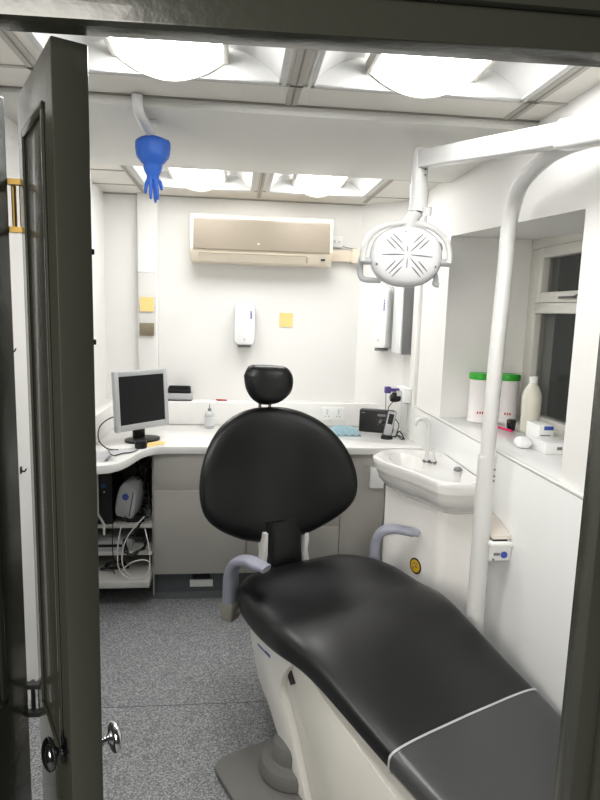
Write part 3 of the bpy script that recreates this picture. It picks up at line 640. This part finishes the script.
b = NB(); tube(b, [(.918,2.66,.943),(.918,2.66,.975)], .011, 14); tube(b, [(.918,2.66,.96),(.912,2.66,1.02)], .007, 12); finish('lever', b, 'metalw', tp)
b = NB(); tube(b, [(.918,2.66,.951),(.918,2.66,.956)], .018, 16); finish('collar', b, 'chromed', tp)
b = NB(); lathe(b, [(.0005,0),(.018,0),(.020,.006),(.014,.014),(.0005,.016)], (.985,2.52,.951)); tag(finish('basin_plug', b, 'dgrey'), 'small dark grey plug resting on the basin rim', 'plug')
b = NB(); tube(b, spline([(.84,3.225,.70),(.845,3.22,.55),(.83,3.215,.40),(.81,3.215,.25),(.815,3.21,.1),(.82,3.21,.01)],6), .006, 8); tag(finish('drain_hose', b, 'dgrey'), 'thin grey hose hanging between the grey cabinet and the sink pedestal', 'hose')
b = NB(); box(b, .752,.83,3.21,3.238,.66,.78,.004); tag(finish('junction_box', b, 'disp'), 'small white box on the cabinet edge under the basin', 'box')
# ------------------------------------------------------------------ window ledge things
ZW = zs+.0085; ZS = zs+.0225
def tubs(x,y,lbl,marks):
    t = empty('wipes_tub', (x,y,ZW), lbl, 'tub', 'wipes tubs on the window ledge')
    b = NB(); lathe(b, [(.0005,0),(.052,0),(.056,.004),(.056,.012),(.053,.016),(.053,.205),(.055,.208),(.055,.214),(.0005,.214)], (x,y,ZW)); finish('tub', b, 'tub', t)
    b = NB(); lathe(b, [(.0005,.214),(.057,.214),(.058,.217),(.058,.238),(.054,.245),(.0005,.246)], (x,y,ZW)); finish('lid', b, 'green', t)
    b = NB()
    for k in range(marks):
        a = R(-118+k*13); P = (x+.0532*math.cos(a), y+.0532*math.sin(a), ZW+.045)
        box(b, -.0035,.0035,-.0006,.0006,0,.012,xf=Matrix.Translation(P)@Matrix.Rotation(a+R(90),4,'Z'))
    finish('lettering', b, 'red', t)
tubs(1.215,2.885,'white wipes tub with green lid, left of the lamp pole',4)
tubs(1.345,2.86,'white wipes tub with green lid, right of the lamp pole',3)
t = empty('plastic_bottle', (1.30,2.50,ZS), 'cloudy white plastic bottle with white cap on the window sill', 'bottle')
BX,BY = 1.322,2.56
b = NB(); lathe(b, [(.0005,0),(.036,0),(.040,.004),(.042,.10),(.043,.160),(.038,.182),(.028,.202),(.019,.212),(.0175,.222),(.0005,.222)], (BX,BY,ZS)); finish('bottle', b, 'cloudy', t, 60)
b = NB(); lathe(b, [(.0005,.222),(.018,.222),(.018,.25),(.0005,.251)], (BX,BY,ZS)); finish('cap', b, 'disp', t)
t = empty('dark_cup', (1.27,2.56,ZW), 'small dark cup behind the cloudy bottle', 'cup')
b = NB(); lathe(b, [(.0005,0),(.018,0),(.022,.045),(.018,.05),(.0005,.05)], (1.283,2.66,ZW)); finish('cup', b, 'blackp', t)
b = NB(); tube(b, spline([(1.205,2.76,ZW+.008),(1.225,2.71,ZW+.010),(1.24,2.66,ZW+.008),(1.262,2.60,ZW+.006)],5), .006, 8); box(b, 1.195,1.22,2.755,2.775,ZW,ZW+.018,.004)
tag(finish('pink_handle', b, 'pink'), 'bright pink plastic handle lying on the ledge by the bottle', 'handle')
def carton(nm,x0,x1,y0,y1,z0,z1,lbl,rz=0):
    c = Vector(((x0+x1)/2,(y0+y1)/2,0)); xf = Matrix.Translation(c)@Matrix.Rotation(R(rz),4,'Z')@Matrix.Translation(-c)
    t = empty(nm, (c.x,c.y,z0), lbl, 'box'); b = NB(); box(b, x0,x1,y0,y1,z0,z1,.002,xf=xf); finish('carton', b, 'disp', t); return t, xf
t, xf = carton('glove_box',1.195,1.30,2.17,2.30,ZW,ZW+.045,'lower white carton at the front of the window ledge')
b = NB(); box(b, 1.24,1.26,2.168,2.1695,ZW+.018,ZW+.030,xf=xf); finish('printed_mark', b, 'dgrey', t)
t, xf = carton('medicine_box',1.245,1.308,2.325,2.44,ZW+.0,ZW+.085,'taller white carton with blue top edge under the window')
b = NB(); box(b, 1.265,1.306,2.3235,2.3248,ZW+.066,ZW+.082,xf=xf); finish('blue_print', b, 'bluemark', t)
b = NB(); box(b, 1.25,1.29,2.3235,2.3248,ZW+.025,ZW+.03,xf=xf); box(b, 1.25,1.295,2.3235,2.3248,ZW+.042,ZW+.046,xf=xf); finish('small_print', b, 'dgrey', t)
b = NB(); cl = [(-.05,-.035),(0,-.045),(.05,-.03),(.055,.02),(.02,.045),(-.035,.04),(-.058,.01)]; cl = [(p.x,p.y) for p in spline([(x,y,0) for x,y in cl+[cl[0]]],4)[:-1]]
cushion(b, [(x*.55,y*.8) for x,y in cl], .045, Matrix.Translation((1.158,2.285,ZW+.0235)), 0, 3); tag(finish('tissue_bundle', b, 'paper'), 'rounded white tissue bundle in front of the lower carton', 'tissue')
# ------------------------------------------------------------------ wall suction unit by the pole
t = empty('wall_unit', (XR-.06,2.14,.68), 'white wall-mounted unit with hinged beige lid behind the lamp pole', 'unit')
ux0, ux1 = .955, XR-.0145
b = NB(); prism(b, [(2.22,.715),(2.08,.715),(2.065,.725),(2.055,.785),(2.065,.80),(2.22,.80)], ux0,ux1,.006,axis='x'); box(b, ux0-.008,ux1,2.045,2.225,.783,.802,.005); finish('body', b, 'disp', t)
b = NB(); prism(b, [(2.22,.81),(2.06,.81),(2.065,.822),(2.11,.835),(2.17,.85),(2.22,.855)], ux0,ux1-.003,.006,axis='x'); finish('lid', b, 'lidg', t)
b = NB(); box(b, ux0+.005,ux1-.02,2.06,2.21,.8025,.81); finish('lid_gap', b, 'blackp', t)
b = NB(); lathe(b, [(.0005,0),(.013,0),(.013,.002),(.0005,.002)], (0,0,0), 20, Matrix.Translation((1.005,2.057,.75))@Matrix.Rotation(R(90),4,'X')); finish('round_badge', b, 'bluemark', t)
b = NB(); box(b, .965,.988,2.055,2.0585,.748,.757); box(b,.962,.968,2.055,2.0605,.728,.735); finish('lettering', b, 'dgrey', t)
# ------------------------------------------------------------------ operating light on pole
t = empty('examination_light', (.93,2.1,0), 'white examination light on a tall pole and folding arm', 'lamp')
px_, py_ = .930, 2.10
b = NB(); tube(b, [(px_,py_,0),(px_,py_,1.115)], .034, 24); tube(b, [(px_,py_,1.115),(px_,py_,1.122)], .031, 24); lathe(b, [(.0005,0),(.07,0),(.07,.015),(.045,.025),(.0005,.025)], (px_,py_,.0005)); finish('lower_post', b, 'metalw', t)
b = NB()
for z in (1.075,1.05,1.032): tube(b, [(px_+.018,py_-.028,z),(px_+.019,py_-.032,z)], .004, 8)
finish('screw', b, 'dgrey', t)
pp = [(px_,py_,1.12),(px_+.006,py_,1.5),(px_+.014,py_,1.80),(px_+.015,py_,1.93),(px_+.014,py_-.025,2.015),(px_+.004,py_-.09,2.07),(px_+.0,py_-.18,2.10),(px_-.006,py_-.30,2.118),(px_+.002,py_-.40,2.122),(px_+.014,py_-.50,2.115),(px_+.02,py_-.56,2.11)]
b = NB(); tube(b, spline(pp,6), .0275, 22); finish('upper_pole', b, 'metalw', t)
J0 = Vector((.93,1.50,2.115)); J1 = Vector((.672,2.30,2.208)); dA = (J1-J0).normalized(); sA = dA.cross(Vector((0,0,1))).normalized(); uA = sA.cross(dA)
xa = frame(J0, dA, -sA, uA); LA_ = (J1-J0).length
b = NB(); box(b, .09,LA_-.01,-.024,.024,-.036,.028,.008,3,xf=xa); finish('spring_arm', b, 'metalw', t)
b = NB(); box(b, .0,.17,-.031,.031,-.044,.034,.012,3,xf=xa); tube(b, [J0+Vector((0,0,-.02)),Vector((px_+.03,py_-.56,2.10))+Vector((0,-.02,0))], .03, 16); finish('rear_joint', b, 'metalw', t)
b = NB(); lathe(b, [(.0005,0),(.026,0),(.026,.004),(.0005,.006)], (0,0,0), 24, xa @ Matrix.Translation((.20,-.024,-.008)) @ Matrix.Rotation(R(90),4,'X')); finish('joint_cap', b, 'lampw', t)
b = NB(); box(b, .0,.075,-.0335,-.0305,-.010,.002,xf=xa); box(b, .075,.083,-.0335,-.0305,-.020,.012,xf=xa); finish('joint_slot', b, 'dgrey', t)
b = NB(); tube(b, [(.672,2.30,2.235),(.672,2.30,2.10)], .030, 20); tube(b, [(.672,2.30,2.235),(.672,2.30,2.243)], .026, 20); tube(b, spline([(.672,2.30,2.115),(.674,2.30,2.06),(.670,2.30,2.015)],5), .034, 20); tube(b, [(.670,2.30,2.02),(.655,2.31,1.99),(.640,2.32,1.955)], .027, 18); finish('drop_arm', b, 'metalw', t)
b = NB(); tube(b, [(.70,2.277,2.0),(.70,2.27,2.03)], .018, 14); finish('pivot_knob', b, 'lampw', t)
b = NB()
for z in (2.165,2.145): tube(b, [(.684,2.274,z),(.685,2.270,z)], .004, 8)
finish('screw', b, 'dgrey', t)
# head
HC = Vector((.636,2.29,1.852)); nH = Vector((-.16,-.985,.05)).normalized(); xH = Vector((0,0,1)).cross(nH).normalized()*-1
if xH.x < 0: xH = -xH
yH = nH.cross(xH); yH = -yH if yH.z < 0 else yH
xh = frame(HC, xH, yH, nH)
def ell(s, z, a=.134, c=.112, n=44): return [(a*s*math.copysign(abs(math.cos(2*math.pi*k/n))**.92, math.cos(2*math.pi*k/n)), c*s*math.copysign(abs(math.sin(2*math.pi*k/n))**.92, math.sin(2*math.pi*k/n)), z) for k in range(n)]
b = NB(); rings = []
for s_, z in ((.0,.022),(.35,.021),(.65,.017),(.85,.009),(.95,.001),(.99,-.009),(1,-.020),(1.0,-.034),(.97,-.045),(.9,-.055),(.3,-.058),(0.01,-.058)):
    rings.append([b.verts.new(xh @ Vector(p)) for p in ell(max(s_,.01), z)])
skin(b, rings); head = finish('lamp_head', b, 'lampw', t, 60)
b = NB(); rings = []
for s_, z in ((.985,-.022),(1.03,-.024),(1.035,-.04),(.985,-.046)): rings.append([b.verts.new(xh @ Vector(p)) for p in ell(s_, z)])
rings.append(rings[0]); skin(b, rings, False); finish('rim', b, 'lampg', head, 60)
b = NB()
def slit(x0,y0,x1,y1,w=.0028):
    n = 8; p0 = Vector((x0,y0,0)); p1 = Vector((x1,y1,0)); d = (p1-p0).normalized(); q = Vector((-d.y,d.x,0)); L = []; Rr = []
    for k in range(n+1):
        p = p0.lerp(p1,k/n); rr = math.hypot(p.x/.134,p.y/.112); z = .0222-.0055*(rr/.65)**2 if rr < .65 else .0172-.0075*((rr-.65)/.2)
        ww = w*(.35+.65*math.sin(math.pi*min(1,max(0,(k+.6)/(n+1.2)))))
        L.append(b.verts.new(xh @ (p+q*ww+Vector((0,0,z+.0012))))); Rr.append(b.verts.new(xh @ (p-q*ww+Vector((0,0,z+.0012)))))
    for k in range(n): b.faces.new([L[k],L[k+1],Rr[k+1],Rr[k]])
slit(-.095,0,-.012,.001); slit(.095,-.006,.012,0); slit(0,.012,0,.034,.002); slit(0,-.012,0,-.05,.002)
for sx in (-1,1):
    for sy in (-1,1):
        a = R(47) if sy < 0 else R(45); d = Vector((math.cos(a)*sx, math.sin(a)*sy,0)); q = Vector((-d.y,d.x,0))
        for off, r0, r1 in ((0,.018,.095),(.016,.045,.10),(-.016,.045,.10)):
            p0 = d*r0+q*off; p1 = d*r1*(1 if off==0 else .97)+q*off; slit(p0.x,p0.y,p1.x,p1.y)
finish('vent_slits', b, 'dgrey', head, 0)
b = NB()
for sx,sy in ((-.112,-.035),(.108,-.04),(-.008,.085)): lathe(b, [(.0005,0),(.0055,0),(.0055,.002),(.0005,.002)], (0,0,0), 12, xh @ Matrix.Translation((sx,sy,.0065 if abs(sx)>.05 else .010)))
finish('screw', b, 'dgrey', head)
b = NB(); pts = [xh @ Vector(p) for p in [(-.165,-.022,-.03),(-.163,.02,-.028),(-.145,.07,-.026),(-.10,.108,-.022),(-.04,.124,-.018),(.0,.127,-.016),(.05,.122,-.018),(.105,.104,-.022),(.148,.065,-.026),(.165,.02,-.028),(.166,-.022,-.03)]]
tube(b, spline(pts,5), 1.0, 14, flat=(.011,.021)); tube(b, [xh @ Vector((0,.118,-.02)), Vector((.642,2.32,1.985))], .020, 16); finish('yoke', b, 'metalw', t, 50)
for sx in (-1,1):
    b = NB(); tube(b, [xh @ Vector((sx*.172,-.02,-.03)), xh @ Vector((sx*.128,-.02,-.03))], .014, 16)
    finish('pivot', b, 'lampg', t)
for sx in (-1,1):
    b = NB()
    if sx < 0: tube(b, spline([xh @ Vector(p) for p in [(-.165,.005,-.055),(-.172,-.03,-.06),(-.168,-.075,-.062),(-.145,-.088,-.06),(-.09,-.09,-.05)]],5), 1.0, 12, flat=(.008,.011))
    else:
        tube(b, spline([xh @ Vector(p) for p in [(.10,.065,-.045),(.128,.05,-.05),(.133,.03,-.05)]],5), 1.0, 12, flat=(.009,.010)); finish('handle', b, 'lampg', t, 60); b = NB()
        tube(b, spline([xh @ Vector(p) for p in [(.112,-.045,-.045),(.122,-.08,-.05),(.118,-.098,-.05),(.135,-.102,-.05)]],5), 1.0, 12, flat=(.008,.010))
    finish('handle', b, 'lampg', t, 60)
# ------------------------------------------------------------------ dental chair
cy_ = R(25); cu = Vector((math.sin(cy_),-math.cos(cy_),0)); cv_ = Vector((math.cos(cy_),math.sin(cy_),0)); CO = Vector((.30,2.42,0))
xc = frame(CO, cv_, cu, Vector((0,0,1)))          # local: x across (v), y towards the foot (u), z up
ch = empty('dental_chair', CO, 'black upholstered dental chair with round headrest and white base, in the middle of the room', 'dental chair')
def lerp_tab(tab, u):
    for (a, *A), (c, *B) in zip(tab, tab[1:]):
        if u <= c: f = (u-a)/(c-a); f = f; return [p+(q-p)*f for p,q in zip(A,B)]
    return tab[-1][1:]
# u : half width, top z, thickness, edge softness
tab = [(-.10,.14,.520,.07),(-.085,.20,.535,.09),(-.05,.262,.552,.115),(-.01,.30,.560,.13),(.05,.333,.563,.138),(.12,.348,.560,.14),(.22,.352,.553,.138),(.32,.350,.549,.130),(.38,.354,.553,.122),(.44,.350,.552,.112),(.52,.338,.547,.10),(.62,.326,.528,.09),(.75,.316,.498,.08),(.96,.298,.450,.072),(1.10,.280,.418,.07),(1.24,.238,.388,.066),(1.30,.20,.375,.055),(1.325,.15,.365,.03)]
us = []
for (a,*_),(c,*_) in zip(tab,tab[1:]):
    for k in range(3): us.append(a+(c-a)*k/3)
us.append(1.325)
def smooth_tab(u):
    A = [lerp_tab(tab, u+d) for d in (-.03,-.015,0,.015,.03)] if .02 < u < 1.2 else [lerp_tab(tab,u)]
    return [sum(x)/len(A) for x in zip(*A)]
def pad_ring(bm, u, grow=0):
    w, zt_, th = smooth_tab(u); w += grow; zt_ += grow; th += 2*grow; ring = []; n = 48; zc = zt_-th/2
    for k in range(n):
        a = 2*math.pi*k/n; ca, sa = math.cos(a), math.sin(a)
        e = .42 if sa > 0 else .5
        x = w*math.copysign(abs(ca)**.30, ca); z = zc+th/2*math.copysign(abs(sa)**e, sa)
        if sa > 0 and .0 < u < .42:      # dished seat between raised side bolsters
            z -= .022*math.exp(-(x/(w*.66))**4)*math.sin(math.pi*(u)/.42)**2*sa
        z += .006*math.cos(x/w*1.5)*(1 if sa > 0 else 0)
        ring.append(bm.verts.new(xc @ Vector((x+(.034 if x > 0 else .004)*min(1,max(0,(u-.0)/.15))*min(1,max(.3,1-(u-.45)/.5))*min(1,abs(x)/.1), u, z))))
    return ring
b = NB(); skin(b, [pad_ring(b, u) for u in us]); finish('seat_cushion', b, 'black', ch, 60)
b = NB(); uu = [.945+(1.31-.945)*k/12 for k in range(13)]; rr_ = [pad_ring(b, u, .0035) for u in uu]; skin(b, rr_, False); cov = finish('foot_cover', b, 'cover', ch, 60); cov['label'] = 'clear plastic foot cover'
b = NB(); A_ = [pad_ring(b, .939, .0036), pad_ring(b, .939, .0046), pad_ring(b, .945, .0046), pad_ring(b, .945, .0036)]; A_.append(A_[0]); skin(b, A_, False); finish('cover_hem', b, 'silver', cov, 0)
b = NB(); prism(b, [(-.16,-.02),(.16,-.02),(.20,.10),(.24,.9),(.16,1.18),(-.16,1.18),(-.24,.9),(-.20,.10)], -.012, .012, .004, xc @ frame((0,0,.405),(1,0,0),Vector((0,.985,-.17)),Vector((0,.17,.985)))); finish('seat_frame', b, 'base', ch)
# shell: (u,z) side outlines
def side_prism(pts, v0, v1, bev, m, nm, par=ch):
    b = NB(); t2 = bmesh.new(); prism(t2, [(q[0],q[1]) for q in pts], v0, v1, bev, None, 'x'); merge(b, t2, xc); return finish(nm, b, m, par, 40)
sh = [(.105,.455),(.139,.425),(.150,.385),(.213,.268),(.255,.235),(.300,.205),(.383,.125),(.47,.012),(.585,.012),(.52,.13),(.462,.23),(.42,.285),(.398,.31),(.392,.335),(.398,.365),(.413,.395),(.44,.43),(.475,.46),(.50,.475),(.46,.485),(.30,.475)]
side_prism(sh, -.33, -.296, .012, 'body', 'side_shell'); side_prism(sh, .20, .235, .012, 'body', 'side_shell')
pn_ = [(.15,.46),(.17,.40),(.23,.28),(.31,.22),(.39,.13),(.47,.012),(1.02,.012),(1.04,.30),(1.0,.345),(.93,.358),(.75,.395),(.60,.425),(.48,.455)]
side_prism(pn_, -.305, .21, .006, 'bodyshade', 'lift_column')
b = NB(); t2 = bmesh.new(); prism(t2, [(.383,.392),(.415,.412),(.452,.374),(.422,.350)], -.3085, -.3055, 0, None, 'x'); merge(b, t2, xc); finish('side_slot', b, 'blackp', ch)
b = NB(); t2 = bmesh.new(); rnd = random.Random(4)
for k in range(9):
    f0, f1 = k/9, (k+.72)/9; u0 = .215+.10*f0; u1 = .215+.10*f1; h = rnd.uniform(.007,.012); box(t2, -.3312,-.3300,u0,u1,.398,.398+h)
merge(b, t2, xc); finish('lettering', b, 'bluemark', ch)
b = NB(); pl = []
for cx_, cy2, a0 in ((.35-.06,.245+.06,-90),(.35-.06,1.28-.06,0),(-.53+.06,1.28-.06,90),(-.53+.06,.245+.06,180)):
    for k in range(7): a = R(a0+k*15); pl.append((cx_+.06*math.cos(a), cy2+.06*math.sin(a)))
prism(b, pl, .0, .022, .006, xc); finish('base_plate', b, 'base', ch)
b = NB(); lathe(b, [(.0005,0),(.115,0),(.12,.006),(.12,.035),(.112,.05),(.085,.056),(.080,.062),(.080,.10),(.070,.118),(.04,.126),(.0005,.128)], (-.285,.42,.022), 36, xc); finish('base_boss', b, 'base', ch)
# backrest
by = R(17); bu = Vector((math.sin(by),-math.cos(by),0)); bv = Vector((math.cos(by),math.sin(by),0)); tl = R(15); bw = Vector((0,0,1))*math.cos(tl)-bu*math.sin(tl); bn = bv.cross(bw)
if bn.dot(bu) < 0: bn = -bn
rad = [(-90,.282),(-75,.283),(-65,.287),(-57,.299),(-50,.306),(-40,.326),(-30,.350),(-22,.372),(-14,.380),(-5,.377),(5,.372),(15,.366),(30,.361),(45,.359),(60,.354),(75,.350),(90,.345)]
def rad_at(d):
    for (a,x),(c,y) in zip(rad,rad[1:]):
        if d <= c: return x+(y-x)*(d-a)/(c-a)
    return rad[-1][1]
out = []
for k in range(96):
    a = 360*k/96; aa = a if a <= 180 else a-360; dd = aa if abs(aa) <= 90 else (180-aa if aa > 0 else -180-aa)
    r0 = sum(rad_at(max(-90,min(90,dd+q))) for q in (-5,-2,0,2,5))/5
    out.append((r0*.985*math.cos(R(a)), .27+r0*.985*math.sin(R(a))))
PB = Vector((.190,2.60,.60)); xbk = frame(PB, bv, bw, bn)
b = NB(); cushion(b, out, .085, xbk, .9, 7); bk = finish('backrest', b, 'black', ch, 70)
b = NB(); cushion(b, [(x*.93,.27+(y-.27)*.93) for x,y in out], .05, frame(PB-bn*.045, bv, bw, bn), .9, 6); finish('back_shell', b, 'body', bk, 70)
ho = [(-.105,.10),(-.10,.045),(-.075,-.0),(-.035,-.025),(.01,-.028),(.055,-.018),(.095,.015),(.11,.055),(.108,.10),(.085,.132),(.04,.142),(-.03,.146),(-.078,.140)]
ho = [(p.x*1.08,p.y*1.06) for p in spline([(x,y,0) for x,y in ho+[ho[0]]],6)[:-1]]
xhd = frame(PB+bw*.648+bv*(-.006)+bn*.03, bv, bw, bn)
b = NB(); cushion(b, ho, .085, xhd, 1.5, 4); hd = finish('headrest', b, 'black', ch, 70)
b = NB()
for vx in (-.006,.042): tube(b, [PB+bw*.50+bv*(vx-.03)-bn*.02, PB+bw*.68+bv*(vx-.028)-bn*.0], .007, 12)
finish('headrest_bar', b, 'chromed', ch)
# neck between seat and backrest
b = NB(); rings = []
for f in range(9):
    f /= 8; z = .47+(.70-.47)*f; cpt = Vector((.222,2.545,z)).lerp(Vector((.222,2.61,z)), f); hw = .098-.012*math.sin(f*math.pi)
    ring = []
    for k in range(24):
        a = 2*math.pi*k/24; ring.append(b.verts.new(cpt+cv_*.97*hw*math.copysign(abs(math.cos(a))**.4, math.cos(a))+cu*.028*math.copysign(abs(math.sin(a))**.6, math.sin(a))))
    rings.append(ring)
skin(b, rings); finish('back_support', b, 'black', ch, 60)
for sv in (-1,1):
    b = NB(); xn = frame(Vector((.222,2.60,0)), cv_, cu, Vector((0,0,1))); prism(b, [(sv*.095,.44),(sv*.095,.66),(sv*.112,.66),(sv*.118,.60),(sv*.112,.55),(sv*.122,.50),(sv*.122,.44)][::sv], -.03,.03,.004, xn, 'y'); finish('side_bracket', b, 'body', ch)
# armrests
def arm(P, tip, hz, m2, lab_, bz):
    a = Vector((P[0],P[1],bz)); T = Vector(tip); h = Vector((T.x-P[0],T.y-P[1],0)); L = h.length; h.normalize()
    top = T.z
    pts = [a+Vector((0,0,-.02)), a+Vector((0,0,.05)), Vector((P[0],P[1],top-.055))+h*.004, Vector((P[0],P[1],top-.005))+h*.03, Vector((P[0],P[1],top+.012))+h*(.085), Vector((P[0],P[1],top+.008))+h*(L*.68), T]
    sp = spline(pts,6); b = NB(); n = len(sp)
    rr = [1.0 if i < n*.4 else 1.0-.0*(i/n) for i in range(n)]
    rings = []; side = Vector((-h.y,h.x,0))
    for i, p in enumerate(sp):
        d = (sp[min(i+1,n-1)]-sp[max(i-1,0)]).normalized(); t_ = side.cross(d).normalized(); f = i/(n-1)
        wa = .032+.006*f; wb = .027-.012*min(1,f*1.3)
        if f > .93: wa *= .82; wb *= .75
        rings.append([b.verts.new(p+side*wa*math.copysign(abs(math.cos(q))**.6,math.cos(q))+t_*wb*math.copysign(abs(math.sin(q))**.6,math.sin(q))) for q in [2*math.pi*k/20 for k in range(20)]])
    skin(b, rings); o = finish('armrest', b, 'armp', ch, 60); o['label'] = lab_
    b = NB(); box(b, -.033,.033,-.029,.029,bz-.085,bz-.005,.012,3, xf=frame((P[0],P[1],0), side, h, Vector((0,0,1)))); tube(b, [a+Vector((0,0,-.05)), Vector((CO.x,CO.y,bz-.05))+cv_*(.2 if (a-CO).dot(cv_)>0 else -.2)], .018, 12); finish('arm_socket', b, 'armb', o, 40)
arm((-.013,2.30), (.125,2.20,.645), 0, 0, 'lilac-grey curved armrest, left', .475)
arm((.640,2.58), (.825,2.53,.655), 0, 0, 'lilac-grey curved armrest, right', .47)
# ------------------------------------------------------------------ light and view
w = bpy.data.worlds.new('night'); bpy.context.scene.world = w; w.use_nodes = True
w.node_tree.nodes['Background'].inputs['Color'].default_value = (.75,.8,.72,1); w.node_tree.nodes['Background'].inputs['Strength'].default_value = .045
l = bpy.data.lights.new('door_edge_fill','AREA'); l.energy = 62; l.size = 1.2; l.color = (1,.96,.88); lo = bpy.data.objects.new('door_edge_fill', l); C.objects.link(lo); lo.location = (-1.3,-1.5,2.0); lo.rotation_euler = (R(60),0,R(-30))  # added fill from an unseen source, brightens the door edge and frame
sc = bpy.context.scene; sc.view_settings.view_transform = 'Standard'; sc.view_settings.look = 'None'; sc.view_settings.gamma = 1; sc.view_settings.use_curve_mapping = False; sc.view_settings.exposure = .5
